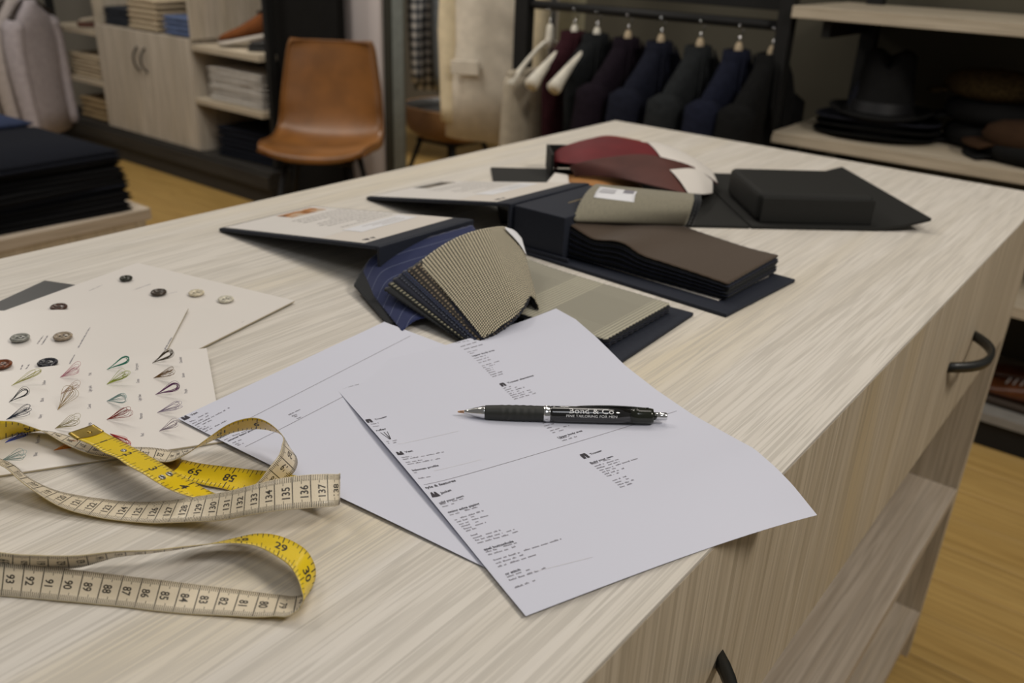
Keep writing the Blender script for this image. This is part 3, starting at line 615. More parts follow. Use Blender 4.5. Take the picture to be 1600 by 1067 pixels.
# ------------------------------------------------------------------ printed order sheets
def a4_sheet(name, label, origin, deg, zf, greek, bold, heads, icons, rules):
    a = R(deg); U = Vector((math.cos(a), math.sin(a), 0)); Vv = Vector((-math.sin(a), math.cos(a), 0))
    O = Vector((origin[0], origin[1], 0))
    def f(v, u, lift=0.0): return O + U * u + Vv * v + Vector((0, 0, TZ + 0.0012 + zf(u, v) + lift))
    t = thing(name, label, 'paper', (*(O + U * .15 + Vv * .1)[:2], TZ))
    nu, nv = 60, 42; V = []; F = []
    for i in range(nu + 1):
        for j in range(nv + 1): V.append(f(0.21 * j / nv, 0.297 * i / nu))
    k = nv + 1
    for i in range(nu):
        for j in range(nv): F.append((i * k + j, (i + 1) * k + j, (i + 1) * k + j + 1, i * k + j + 1))
    s = mk('sheet', V, F, PAPER, t, True); solid(s, 0.00018, -1.0, False)
    g = lambda lift: (lambda v, u: f(v, u, lift))
    rnd = random.Random(11)
    pg = Print(g(0.00012)); pb = Print(g(0.00014)); pl = Print(g(0.0001)); pf = Print(g(0.0001))
    def words(p, v0, u0, v1, u1, hgt):
        L = v1 - v0; x = 0.0
        while x < L - 0.0003:
            w = min(rnd.uniform(0.0022, 0.006), L - x)
            y = 0.0
            while y < w - 0.0002:          # letter-like strokes
                lw = min(rnd.uniform(0.0005, 0.0011), w - y)
                hh = hgt * rnd.choice((0.75, 0.8, 0.8, 1.15))
                uu = u0 + (u1 - u0) * ((x + y) / L)
                p.quad(v0 + x + y, v0 + x + y + lw * 0.72, uu, uu - hh)
                y += lw
            x += w + 0.0011
    for v0, u0, v1, u1 in greek: words(pg, v0, u0, v1, u1, 0.0011)
    for v0, u0, v1, u1 in bold: words(pg, v0, u0, v1, u1, 0.0017)
    for word, v0, u0, v1, u1 in heads:
        big = word == 'tyle & features' or word in ('dditional',)
        V2, F2, x0, x1, y0, y1 = text2d(word, True)
        sx = (v1 - v0) / (x1 - x0); sy = min(sx, 0.0047) if not big else min(sx, 0.0052)
        pb = Print(g(0.00014))
        pb.text(word, lambda x, y: (v0 + (x - x0) * sx, u0 + (u1 - u0) * (x - x0) / (x1 - x0) - y * sy), True)
        pb.build('heading', INK, t)
    for kind, v0, u0, v1, u1 in icons:
        w = v1 - v0; u = u0; pb = Print(g(0.00014))
        P = lambda pts: pb.poly([(v0 + px * w, u - py * w) for px, py in pts])
        if kind == 'trouser':
            P([(.15, 1.15), (.85, 1.15), (.95, .85), (.05, .85)]); P([(.05, .85), (.5, .85), (.42, 0), (.05, 0)]); P([(.5, .85), (.95, .85), (.95, 0), (.58, 0)])
        elif kind == 'vest':
            P([(.0, .1), (.5, .0), (.5, .55), (.34, 1.0), (.1, 1.0)]); P([(.5, .0), (1.0, .1), (.9, 1.0), (.66, 1.0), (.5, .55)])
        elif kind == 'jacket':
            P([(-.05, .05), (.5, .0), (.5, .5), (.38, 1.1), (.18, 1.0)]); P([(.5, .0), (1.05, .05), (.82, 1.0), (.62, 1.1), (.5, .5)])
        else:
            for a0, b0, a1, b1 in ((0, 2.2, .45, 0), (.5, 2.2, .55, 0), (.5, 2.2, .62, 0), (1.0, 2.2, .6, 0)):
                P([(a0, b0), (a0 + .1, b0), (a1 + .1, b1), (a1, b1)])
        pb.build('icon', INK, t)
    for v0, u0, v1, u1, dark in rules:
        p = pl if dark else pf
        n = 40; hw = 0.00022
        for i in range(n):
            a0 = v0 + (v1 - v0) * i / n; a1 = v0 + (v1 - v0) * (i + 1) / n; b0 = u0 + (u1 - u0) * i / n; b1 = u0 + (u1 - u0) * (i + 1) / n
            p.poly([(a0, b0 - hw), (a1, b1 - hw), (a1, b1 + hw), (a0, b0 + hw)])
    pg.build('small_print', INK_GREY, t); pl.build('ruled_line', INK_GREY, t)
    if pf.V: pf.build('faint_ruled_line', INK_FAINT, t)
    return t

def interp(x, xs, ys):
    if x <= xs[0]: return ys[0]
    for i in range(1, len(xs)):
        if x <= xs[i]:
            t = (x - xs[i - 1]) / (xs[i] - xs[i - 1]); t = t * t * (3 - 2 * t) if False else t
            return ys[i - 1] + (ys[i] - ys[i - 1]) * t
    return ys[-1]
def z_sheet1(u, v):
    k = interp(u, [0, .03, .06, .10, .14, .18, .215, .24, .26, .275, .297], [.0165, .018, .014, .006, .003, .0025, .005, .0072, .004, 0, -.009])
    e = 2.5 if u < 0.12 else 3.0
    edge = 0.0022 * math.exp(-v / 0.012) * math.sin(math.pi * min(max(u / 0.297, 0), 1)) ** 2
    return k * (max(v, 0) / .21) ** e + edge
def z_sheet2(u, v): return .0045 * max(0, 1 - u / .1) + 0.002 * math.exp(-max(v, 0) / 0.015) * math.sin(math.pi * min(max(u / 0.297, 0), 1)) ** 2
a4_sheet('order_sheet', 'white printed order sheet reaching over the table edge, lying under the pen', (-.4699, .3837), -21.3, lambda u, v: 0.0012 + z_sheet1(u, v), P1_GREEK, P1_BOLD, P1_HEAD, P1_ICON, P1_RULE)
a4_sheet('order_sheet', 'white printed order sheet half covered by another, its corner on the thread card', (-.4842, .2702), 5.0, lambda u, v: -0.0006 + z_sheet2(u, v), P2_GREEK, [], P2_HEAD, P2_ICON, P2_RULE)

# ------------------------------------------------------------------ ballpoint pen
tip = Vector((-.350, .4021, TZ + .0065)); end = Vector((-.2343, .4907, TZ + .0098))
AX = (end - tip).normalized(); PL = (end - tip).length
UPV = (Vector((0, 0, 1)) - AX * AX.z).normalized(); SIDE = AX.cross(UPV)   # SIDE points away from or to the camera
if SIDE.y > 0: SIDE = -SIDE
pen = thing('ballpoint_pen', 'black ballpoint pen with rubber grip and chrome tip lying on the order sheet', 'pen', (*((tip + end) / 2)[:2], TZ + 0.003))
axs = (AX, UPV)
lathe('nib', [(0.0003, 0), (0.0007, 0.0004), (0.0011, 0.004), (0.0011, 0.006)], plain('nib_copper', (0.55, 0.33, 0.2), 0.3, 1.0), pen, tip, axs, 16)
lathe('cone', [(0.0012, 0.0045), (0.0019, 0.0075), (0.0032, 0.012), (0.0042, 0.0165), (0.0046, 0.0175), (0.0044, 0.0186), (0.0046, 0.0192)], CHROME, pen, tip, axs, 28)
pr = []
for i in range(61):
    s = i / 60; h = 0.0192 + s * 0.0405
    r_ = 0.0050 + 0.0004 * math.sin(s * math.pi) + 0.0004 * s
    if 0.25 < s < 0.9: r_ += 0.00013 * math.sin((s - 0.25) * 2 * math.pi * 8)
    pr.append((r_, h))
lathe('rubber_grip', pr, plain('black_rubber', (0.016, 0.017, 0.013), 0.55), pen, tip, axs, 28)
lathe('chrome_ring', [(0.0050, 0.0597), (0.0057, 0.0600), (0.0058, 0.0615), (0.0058, 0.0640), (0.0056, 0.0645)], CHROME, pen, tip, axs, 32)
brl = [(0.0055, 0.0645), (0.0057, 0.066), (0.0058, 0.085), (0.0057, 0.105), (0.0056, 0.120)]
lathe('barrel', brl, plain('glossy_black_plastic', (0.006, 0.006, 0.006), 0.07, var=0.0, **{'Coat Weight': 0.6}), pen, tip, axs, 40)
lathe('end_collar', [(0.0056, 0.1201), (0.0056, 0.126), (0.0055, 0.134), (0.0052, 0.1360), (0.0030, 0.1364)], plain('smoky_plastic', (0.016, 0.018, 0.011), 0.12, var=0.1), pen, tip, axs, 36)
lathe('push_button', [(0.0028, 0.1364), (0.0028, PL - 0.0006), (0.0024, PL), (0.0006, PL + 0.0002)], CHROME, pen, tip, axs, 24)
# clip along the rear upper side
CD = (UPV * 0.85 - SIDE * 0.53).normalized(); CW = AX.cross(CD)
V = []; F = []
for i in range(15):
    s = i / 14; h = 0.083 + s * 0.050; lift = 0.0047 + 0.0010 * math.sin(min(s * 1.1, 1) * math.pi) ** 0.7
    for w_, d_ in ((-.0020, 0), (.0020, 0), (.0016, .0011), (-.0016, .0011)):
        V.append(tip + AX * h + CD * (lift + d_) + CW * w_ * (1 - 0.35 * (1 - s)))
for i in range(14):
    for k in range(4): F.append((i * 4 + k, i * 4 + (k + 1) % 4, i * 4 + 4 + (k + 1) % 4, i * 4 + 4 + k))
F += [(3, 2, 1, 0), (56, 57, 58, 59)]
mk('clip', V, F, plain('glossy_black_clip', (0.01, 0.011, 0.008), 0.12), pen, True)
def barrel_map(a, b):
    """a along the pen from the tip, b arc length up from the direction facing the reader"""
    r_ = interp(a, [q[1] for q in brl], [q[0] for q in brl]) + 0.00006
    an = R(38) + b / r_
    return tip + AX * a + (SIDE * math.cos(an) + UPV * math.sin(an)) * r_
pt = Print(barrel_map)
def put_line(word, a0, a1, b0, h):
    V2, F2, x0, x1, y0, y1 = text2d(word)
    pt.text(word, lambda x, y: (a0 + (x - x0) / (x1 - x0) * (a1 - a0), b0 + (y - y0) / (y1 - y0) * h))
put_line('Bond & Co', 0.0775, 0.1082, -0.0002, 0.0037)
put_line('FINE TAILORING FOR MEN', 0.0755, 0.1105, -0.0029, 0.0017)
pt.build('lettering', plain('white_pen_print', (0.85, 0.85, 0.85), 0.5), pen)

# ------------------------------------------------------------------ measuring tape: one continuous strip
stations = [s for s in TAPE]
extra = [
 (14.0, (-.3815, .2345, TZ + .010), (-.3865, .2450, TZ + .0020)),
 (46.0, (-.560, .146, TZ + .0205), (-.560, .146, TZ + .0015)), (49.5, (-.566, .111, TZ + .0205), (-.566, .111, TZ + .0015)), (52.5, (-.540, .082, TZ + .0205), (-.540, .082, TZ + .0015)), (55.5, (-.485, .085, TZ + .0200), (-.487, .086, TZ + .0015)),
 (98, (-.445, .083, TZ + .003), (-.453, .100, TZ + .005)), (103, (-.503, .066, TZ + .003), (-.501, .0855, TZ + .005)), (108, (-.557, .092, TZ + .004), (-.538, .096, TZ + .007)), (112, (-.541, .142, TZ + .010), (-.526, .133, TZ + .016)),
 (138.6, (-.3322, .2795, .9035), (-.3208, .2685, .8940)), (139.6, (-.3390, .2812, .8975), (-.328, .2690, .8890)), (141.2, (-.3520, .2797, .8912), (-.3420, .2650, .8840)), (143, (-.3690, .2765, .8870), (-.3590, .2600, .8815))]
stations = sorted(stations + extra, key=lambda q: q[0])
SS = [q[0] for q in stations]; PP = [Vector(q[1]) for q in stations]; MM = [Vector(q[2]) for q in stations]
def tangents(P):
    T_ = []
    for i in range(len(P)):
        a, b = max(i - 1, 0), min(i + 1, len(P) - 1)
        if 0 < i < len(P) - 1:
            h0 = SS[i] - SS[i - 1]; h1 = SS[i + 1] - SS[i]
            d0 = (P[i] - P[i - 1]) / h0; d1 = (P[i + 1] - P[i]) / h1
            T_.append((d0 * h1 + d1 * h0) / (h0 + h1))
        else: T_.append((P[b] - P[a]) / (SS[b] - SS[a]))
    return T_
TP, TM = tangents(PP), tangents(MM)
import bisect
def ribbon(s):
    i = min(max(bisect.bisect_right(SS, s) - 1, 0), len(SS) - 2)
    h = SS[i + 1] - SS[i]; t = (s - SS[i]) / h; t2 = t * t; t3 = t2 * t
    a, b, c_, d = 2 * t3 - 3 * t2 + 1, t3 - 2 * t2 + t, -2 * t3 + 3 * t2, t3 - t2
    return (PP[i] * a + TP[i] * (h * b) + PP[i + 1] * c_ + TP[i + 1] * (h * d), MM[i] * a + TM[i] * (h * b) + MM[i + 1] * c_ + TM[i + 1] * (h * d))
def tape_pt(s, v, off):
    p, m = ribbon(s); q = m.lerp(p, (v + 1) / 2)
    p2, m2 = ribbon(min(s + 0.1, 152.4)); p1, m1 = ribbon(max(s - 0.1, 0))
    n = ((p2 + m2) - (p1 + m1)).cross(p - m).normalized()
    return q + n * off
TH = 0.00022
def vinyl(name, col):
    b = NB(name)
    v = b.coord('Object'); ck = b.n('ShaderNodeTexVoronoi'); b.put(ck.inputs['Vector'], v); ck.inputs['Scale'].default_value = 900
    f = b.noise(v, 60, 3)
    b.bump(ck.outputs[0], 0.22, 0.0003)
    return b.fin(b.ramp(f, [(0.3, tuple(x * 0.93 for x in col)), (0.7, col)]), 0.30, 0, 0.5, **{'Subsurface Weight': 0.0})
TAPE_W = vinyl('cream_vinyl_tape_face', (0.71, 0.615, 0.455)); TAPE_Y = vinyl('yellow_vinyl_tape_face', (0.74, 0.53, 0.015))
TAPE_E = plain('tape_edge', (0.50, 0.40, 0.20), 0.5)
tape = thing('measuring_tape', 'long tailor measuring tape, cream centimetre side and yellow inch side, loosely looped on the table', 'measuring tape', (-.40, .2, TZ))
V = []; F = []; MI = []
NS = 760; NV = 6
for i in range(NS + 1):
    s = 152.4 * i / NS
    for off in (TH, -TH):
        for j in range(NV + 1): V.append(tape_pt(s, -1 + 2 * j / NV, off))
k = NV + 1; w = 2 * k
for i in range(NS):
    for j in range(NV):
        F.append((i * w + j, (i + 1) * w + j, (i + 1) * w + j + 1, i * w + j + 1)); MI.append(0)
        F.append((i * w + k + j, i * w + k + j + 1, (i + 1) * w + k + j + 1, (i + 1) * w + k + j)); MI.append(1)
    F.append((i * w, i * w + k, (i + 1) * w + k, (i + 1) * w)); MI.append(2)
    F.append((i * w + NV, (i + 1) * w + NV, (i + 1) * w + k + NV, i * w + k + NV)); MI.append(2)
mk('strip', V, F, [TAPE_W, TAPE_Y, TAPE_E], tape, True, None, MI)
HW = 0.975
cm = Print(lambda s, v: tape_pt(s, v, TH + 0.00007))
def tick(p, s, v0, v1, wd=0.022):
    n = max(1, int(abs(v1 - v0) / 0.35))
    for i in range(n):
        a, b = v0 + (v1 - v0) * i / n, v0 + (v1 - v0) * (i + 1) / n
        p.poly([(s - wd, a), (s + wd, a), (s + wd, b), (s - wd, b)])
for c_ in range(1, 150):
    s = float(c_)
    tick(cm, s, -HW, HW, 0.028)
    for q in range(1, 10):
        ln = 0.50 if q == 5 else 0.34
        tick(cm, s + q * 0.1, HW, HW - ln, 0.016); tick(cm, s + q * 0.1, -HW, -HW + ln, 0.016)
    word = str(c_)
    V2, F2, x0, x1, y0, y1 = text2d(word, True)
    H_ = 0.46
    L = (x1 - x0) / (y1 - y0) * H_ / 0.975 * 0.90         # length across the tape in v units
    cm.text(word, lambda x, y: (s - 0.12 - (y - y0) / (y1 - y0) * H_ * -1 - H_, -L / 2 + (x - x0) / (x1 - x0) * L) if False else (s - 0.13 - H_ + (1 - (y - y0) / (y1 - y0)) * H_, -L / 2 + (x - x0) / (x1 - x0) * L), True)
cm.build('centimetre_print', plain('tape_ink', (0.035, 0.028, 0.02), 0.5), tape)
inch = Print(lambda s, v: tape_pt(s, v, -TH - 0.00007))
for i in range(1, 60):
    s = i * 2.54
    for e in range(8):
        ss = s + e * 2.54 / 8
        if ss > 151.6: break
        if e == 0:
            tick(inch, ss, HW, 0.42, 0.035); tick(inch, ss, -HW, -0.42, 0.035)
        else:
            ln = 0.62 if e == 4 else 0.36
            tick(inch, ss, HW, HW - ln, 0.022); tick(inch, ss, -HW, -HW + ln, 0.022)
    word = str(i)
    V2, F2, x0, x1, y0, y1 = text2d(word, True)
    wv = (x1 - x0) / (y1 - y0) * 0.64
    inch.text(word, lambda x, y: (s - wv / 2 + (x - x0) / (x1 - x0) * wv, 0.34 - (y - y0) / (y1 - y0) * 0.68), True)
inch.build('inch_print', plain('tape_ink', (0.035, 0.028, 0.02), 0.5), tape)
# brass end caps
def cap(s0, s1, rnd):
    V = []; F = []
    n = 8
    for sgn in (1, -1):
        for i in range(n + 1):
            for j in range(9):
                v = -1.03 + 2.06 * j / 8
                e = s1 + (0.25 * (1 - v * v) if rnd > 0 else -0.25 * (1 - v * v))
                V.append(tape_pt(s0 + (e - s0) * i / n, v, sgn * 0.0006))
    m = (n + 1) * 9
    for g in (0, m):
        for i in range(n):
            for j in range(8): F.append((g + i * 9 + j, g + i * 9 + j + 1, g + i * 9 + 10 + j, g + i * 9 + 9 + j))
    for j in range(8): F.append((j, j + 1, m + j + 1, m + j)); F.append((n * 9 + j, n * 9 + j + 1, m + n * 9 + j + 1, m + n * 9 + j))
    for i in range(n): F.append((i * 9, i * 9 + 9, m + i * 9 + 9, m + i * 9)); F.append((i * 9 + 8, i * 9 + 17, m + i * 9 + 17, m + i * 9 + 8))
    c_ = mk('end_cap', V, F, BRASS, tape, True); c_['label'] = 'brass end cap'
    return c_
c1 = cap(0.02, 0.95, 1); cap(152.38, 151.3, -1)
STEEL = plain('dull_steel', (0.42, 0.41, 0.38), 0.35, 1.0, var=0.05)
def eyelet(name, s, v, par, r0=0.0010, r1=0.0021, mat=STEEL):
    c0 = tape_pt(s, v, -TH); nn = (tape_pt(s, v, -0.001) - tape_pt(s, v, 0.0)).normalized()
    lathe('hole', [(r0, 0.0), (r0, 0.00015)], plain('button_hole_dark', (0.01, 0.008, 0.006), 0.8), par, c0, (nn, (1, 0, 0)), 16)
    return lathe(name, [(r0, 0.0001), (r0, 0.0005), ((r0 + r1) / 2, 0.0009), (r1, 0.0003), (r1, 0.0)], mat, par, c0, (nn, (1, 0, 0)), 20, closed=False)
def rivet(s, v, par):
    c0 = tape_pt(s, v, -0.0006); nn = (tape_pt(s, v, -0.002) - tape_pt(s, v, 0.0)).normalized()
    lathe('rivet', [(0.0016, 0), (0.0013, 0.0005), (0.0004, 0.0007)], BRASS, par, c0, (nn, (1, 0, 0)), 16)
rivet(0.6, -0.15, c1)
eyelet('eyelet', 4.55, -0.10, tape, 0.0008, 0.0018)
eyelet('eyelet', 8.75, 0.30, tape); eyelet('eyelet', 8.75, -0.42, tape)
# ------------------------------------------------------------------ fabric sample books
SHEET = plain('cover_sheet', (0.64, 0.59, 0.53), 0.6, var=0.01, vscale=5)
LABEL_W = plain('white_label', (0.70, 0.70, 0.72), 0.6, var=0.01)
GOLD = plain('gold_print', (0.30, 0.22, 0.10), 0.45)
HND = weave('houndstooth_cream_black', 'grid', (0.70, 0.62, 0.44), (0.022, 0.021, 0.017), 0.0026)
GLEN = weave('grey_glen_check', 'glen', (0.25, 0.235, 0.185), (0.40, 0.38, 0.30), 0.088)
GREYC = weave('grey_beige_cloth', 'plain', (0.30, 0.275, 0.20), (0.17, 0.155, 0.115), 0.01)
BLUEPIN = weave('blue_pinstripe', 'pin', (0.018, 0.026, 0.085), (0.12, 0.14, 0.22), 0.017)
BROWNC = weave('brown_wool', 'plain', (0.085, 0.058, 0.038), (0.055, 0.038, 0.026), 0.01)
DKS = [weave('dark_swatch_cloth_%s' % n, 'dots', c1, c2, p) for n, c1, c2, p in (
    ('black', (0.008, 0.009, 0.01), (0.02, 0.022, 0.026), 0.0025), ('navy', (0.008, 0.010, 0.020), (0.012, 0.015, 0.032), 0.0025), ('brown_dots', (0.016, 0.013, 0.011), (0.22, 0.17, 0.11), 0.0045),
    ('grey_dots', (0.012, 0.015, 0.028), (0.10, 0.11, 0.14), 0.0040), ('blue_fleck', (0.013, 0.016, 0.035), (0.05, 0.07, 0.13), 0.0030), ('cream_dots', (0.012, 0.013, 0.011), (0.24, 0.22, 0.15), 0.0045))]

def quad_pt(q, a, b): return (Vector(q[0]).lerp(Vector(q[1]), a)).lerp(Vector(q[3]).lerp(Vector(q[2]), a), b)
def quad_sheet(name, q, a0, a1, b0, b1, lift, mat, parent, thick=0.0003):
    c = [quad_pt(q, a0, b0), quad_pt(q, a1, b0), quad_pt(q, a1, b1), quad_pt(q, a0, b1)]
    return slab(name, [p + Vector((0, 0, lift)) for p in c], thick, mat, parent, 0)

def book(name, label, base, spine_h, left, photo_cols, group, lin=0.915):
    """base = A (spine front), B (free end front), C (free end rear), D (spine rear); left = two far corners of the opened cover"""
    A, B, C, D = [Vector((*p, TZ)) for p in base]
    t = thing(name, label, 'sample book', (*((A + B + C + D) / 4)[:2], TZ), group)
    o = slab('base_board', [A, B, C, D], 0.0038, NAVY_CLOTH, t, 0.0013)
    o = slab('base_lining', [quad_pt((A, B, C, D), .2, .17) + Vector((0, 0, .0039)), quad_pt((A, B, C, D), lin, .17) + Vector((0, 0, .0039)), quad_pt((A, B, C, D), lin, .90) + Vector((0, 0, .0039)), quad_pt((A, B, C, D), .2, .90) + Vector((0, 0, .0039))], 0.0006, SHEET, t, 0)
    dx = (B - A).normalized(); th = 0.0035
    sp = slab('spine', [A - dx * th, A, D, D - dx * th], spine_h, NAVY_CLOTH, t, 0.001)
    L0, L1 = Vector((*left[0], TZ + 0.0004)), Vector((*left[1], TZ + 0.0004))
    up = Vector((0, 0, spine_h - 0.004))
    q = [L0, A - dx * th + up, D - dx * th + up, L1]
    cv = slab('cover', q, 0.0042, NAVY_CLOTH, t, 0.0014)
    qt = [p + Vector((0, 0, 0.0042)) for p in q]
    sh = quad_sheet('cover_sheet', qt, 0.022, 0.915, 0.03, 0.97, 0.0001, SHEET, cv)
    q2 = [p + Vector((0, 0, 0.0004)) for p in qt]
    ph = quad_sheet('photo', q2, 0.055, 0.165, 0.52, 0.90, 0.0001, photo_cols, cv, 0.0002)
    quad_sheet('page', q2, 0.03, 0.66, 0.035, 0.965, 0.00003, plain('cover_page', (0.66, 0.63, 0.595), 0.6, var=0.01), cv, 0.00006)
    quad_sheet('label', q2, 0.63, 0.745, 0.30, 0.90, 0.0001, LABEL_W, cv, 0.0002)
    pp = Print(lambda a, b: quad_pt(q2, a, b) + Vector((0, 0, 0.00035)))
    rnd = random.Random(3)
    for i in range(9):
        a = 0.24 + i * 0.042
        b = 0.93
        while b > 0.40 + (0.2 if i % 4 == 3 else 0):
            wd = rnd.uniform(0.02, 0.05); pp.poly([(a, b), (a, b - wd), (a + 0.008, b - wd), (a + 0.008, b)]); b -= wd + 0.012
    for i in range(3):
        a = 0.66 + i * 0.025
        pp.poly([(a, 0.82), (a, 0.45 + 0.06 * i), (a + 0.008, 0.45 + 0.06 * i), (a + 0.008, 0.82)])
    pp.build('cover_print', plain('cover_ink', (0.40, 0.38, 0.36), 0.7), cv)
    lg = Print(lambda a, b: quad_pt(q2, a, b) + Vector((0, 0, 0.00035)))
    lg.poly([(.865, .15), (.865, .09), (.895, .12)]); lg.poly([(.868, .20), (.868, .16), (.895, .18)])
    lg.build('emblem', INK, cv)
    return t, (A, B, C, D)

def photo_mat(name, c1, c2, c3):
    b = NB(name); f = b.noise(b.coord('Object'), 55, 2, 0.5)
    MATS[name] = b.fin(b.ramp(f, [(0.35, c1), (0.5, c2), (0.62, c3)]), 0.4); return MATS[name]

# nearest book: houndstooth swatches flopped over towards the reader
bk1, Q1 = book('fabric_sample_book', 'nearest fabric sample book with houndstooth swatches flopped over, navy cover open', [(-.570, .540), (-.312, .556), (-.3165, .691), (-.566, .671)], 0.042, [(-.8226, .537), (-.8221, .668)], photo_mat('orange_photo_print', (0.10, 0.035, 0.008), (0.50, 0.20, 0.05), (0.55, 0.42, 0.30)), 'fabric sample books on the table', 0.85)
bind = box('binding_block', (-.564, .546, TZ + .0045), (-.535, .665, TZ + .022), NAVY_CLOTH, bk1, 0.0015)
# flat part of the swatch pile
for k in range(9):
    zt = TZ + 0.0055 + 0.00085 * k
    rows = []
    for x in (-.512, -.48, -.43, -.38, -.3335 + 0.0012 * math.sin(k * 2.3)):
        d = 0.004 * math.sin(k) * 0.2
        rows.append(((x, .6735 + d, zt + max(0, (-.47 - x)) * 0.12), (x, .5560 + d + (x + .512) * 0.055, zt + max(0, (-.47 - x)) * 0.12)))
    top = k == 8
    patch('swatch', rows, GLEN if top else DKS[k % len(DKS)], bk1, 18 if top else 9, 40 if top else 24, 0.0012, 0.0007)
# the flopped bundle
patch('swatch', HOUND[1:], HND, bk1, 12, 64, 0.0011, 0.0008, sag=lambda s, f: 0.0015 * math.sin(math.pi * f))
for k in range(7):
    p0, p1 = DARKS[k][0]
    off = -0.0012 * (k + 1)
    rows = []
    for i in (3, 4, 5, 6):
        a, b = Vector(HOUND[i][0]), Vector(HOUND[i][1])
        sh = (Vector(p0) - Vector(HOUND[7][0])); sh2 = (Vector(p1) - Vector(HOUND[7][1]))
        f = (i - 2) / 5.0
        rows.append((a + sh * f * 0.9 + Vector((0, 0, off)), b + sh2 * f * 0.9 + Vector((0, 0, max(off, -0.006)))))
    rows.append((Vector(p0), Vector(p1)))
    patch('swatch', rows, DKS[(1, 2, 4, 3, 1, 5, 0)[k]], bk1, 8, 44, 0.0011, 0.0008)
patch('swatch', BLUE, BLUEPIN, bk1, 10, 40, 0.0008, 0.0008)
patch('swatch', UNDER, DKS[0], bk1, 10, 36, 0.001, 0.0008)
patch('swatch', [(Vector(a) + Vector((.006, .010, -.0012)), Vector(b) + Vector((-.001, .004, -.0008))) for a, b in UNDER], DKS[2], bk1, 10, 36, 0.001, 0.0008)
patch('swatch', [(Vector(a) + Vector((-.003, 0, -.002)), Vector(b) + Vector((-.004, .001, -.002))) for a, b in HOUND_IN], DKS[0], bk1, 8, 40, 0.001, 0.0012)
# label on the fold of the houndstooth swatch
h2, h3 = HOUND[2], HOUND[3]
lb = []
for f0, f1, t in ((0.02, 0.30, 0.25), (0.02, 0.22, 0.75), (0.02, 0.05, 1.3)):
    i = 2 if t <= 1 else 3; tt = t if t <= 1 else t - 1
    a0 = Vector(HOUND[i][0]).lerp(Vector(HOUND[i + 1][0]), tt); b0 = Vector(HOUND[i][1]).lerp(Vector(HOUND[i + 1][1]), tt)
    up = Vector((0.0030, 0.0010, 0.0028))
    lb.append((a0.lerp(b0, f0) + up, a0.lerp(b0, f1) + up))
patch('swatch_label', lb, LABEL_W, bk1, 5, 6, 0, 0.0002)

# second book: brown pile, grey swatch rolled over
bk2, Q2 = book('fabric_sample_book', 'middle fabric sample book with thick brown swatch pile and gold lettered navy binding', [(-.556, .719), (-.2924, .7083), (-.2817, .8468), (-.547, .858)], 0.051, [(-.807, .7434), (-.7968, .8738)], photo_mat('dark_photo_print', (0.02, 0.018, 0.015), (0.10, 0.085, 0.07), (0.22, 0.19, 0.15)), 'fabric sample books on the table')
bd = slab('binding_block', [(-.5535, .7225, TZ + .0045), (-.487, .7230, TZ + .0045), (-.480, .8560, TZ + .0045), (-.546, .857, TZ + .0045)], 0.0455, NAVY_CLOTH, bk2, 0.0016)
slab('binding_flange', [(-.553, .7195, TZ + .004), (-.478, .7190, TZ + .004), (-.478, .7220, TZ + .004), (-.553, .7222, TZ + .004)], 0.004, NAVY_CLOTH, bk2, 0.0008)
gp = Print(lambda a, b: Vector((-.541 + a + b * 0.05, .7225 + b - a * 0.02, TZ + .0503)))
rnd = random.Random(5)
for i, (a, b0, b1, h) in enumerate(((0.020, 0.050, 0.105, 0.0022), (0.028, 0.060, 0.095, 0.0014))):
    b = b0
    while b < b1:
        wd = rnd.uniform(0.001, 0.0024); gp.poly([(a, b), (a + h, b), (a + h, b + wd), (a, b + wd)]); b += wd + 0.0009
gp.build('gold_lettering', GOLD, bd)
NP = 16
xs = [-.486, -.472, -.458, -.446, -.434, -.42, -.40, -.37, -.34, -.3085]
zf_ = [.0400, .0355, .0318, .0330, .0352, .0348, .0280, .0260, .0240, .0215]
zr_ = [.046, .042, .0370, .0335, .0310, .0290, .0270, .0250, .0235, .0240]
for k in range(NP):
    f = (k + 1) / NP; rows = []
    for i, x in enumerate(xs):
        j = 0.0015 * math.sin(k * 1.9); xe = x + (0.002 * math.sin(k * 2.7) if i == len(xs) - 1 else 0)
        g = (x + .486) / .18
        rows.append(((xe + g * 0.004, .856 - g * 0.010 + j, TZ + .005 + (zr_[i] - .005) * f), (xe, .7330 + g * 0.004 + j, TZ + .005 + (zf_[i] - .005) * f)))
    top = k == NP - 1
    patch('swatch', rows, BROWNC if top else DKS[0 if k % 3 else 1], bk2, 6, 30, 0.0009, 0.0009)
patch('swatch', GREYFLOP, GREYC, bk2, 9, 48, 0.0010, 0.0009)
for k in (1, 2):
    patch('swatch', [(Vector(a) + Vector((-.002 * k, .004 * k, -.0016 * k)), Vector(b) + Vector((.0016 * k, .006 * k, -.0016 * k))) for a, b in GREYFLOP[1:]], DKS[0], bk2, 7, 40, 0.0010, 0.0009)
def flop_pt(i, t, f, lift):
    a = Vector(GREYFLOP[i][0]).lerp(Vector(GREYFLOP[i + 1][0]), t); b = Vector(GREYFLOP[i][1]).lerp(Vector(GREYFLOP[i + 1][1]), t)
    return a.lerp(b, f) + Vector((.0008, -.0016, lift))
lab2 = patch('swatch_label', [(flop_pt(2, .75, .09, .0012), flop_pt(2, .55, .47, .0012)), (flop_pt(3, .25, .08, .0013), flop_pt(3, .1, .455, .0013)), (flop_pt(3, .95, .07, .0013), flop_pt(3, .75, .45, .0013))], LABEL_W, bk2, 5, 8, 0, 0.0002)
lp = Print(lambda f, t: flop_pt(3, t, f, .0018))
lp.poly([(.33, .30), (.43, .27), (.43, .75), (.33, .78)])
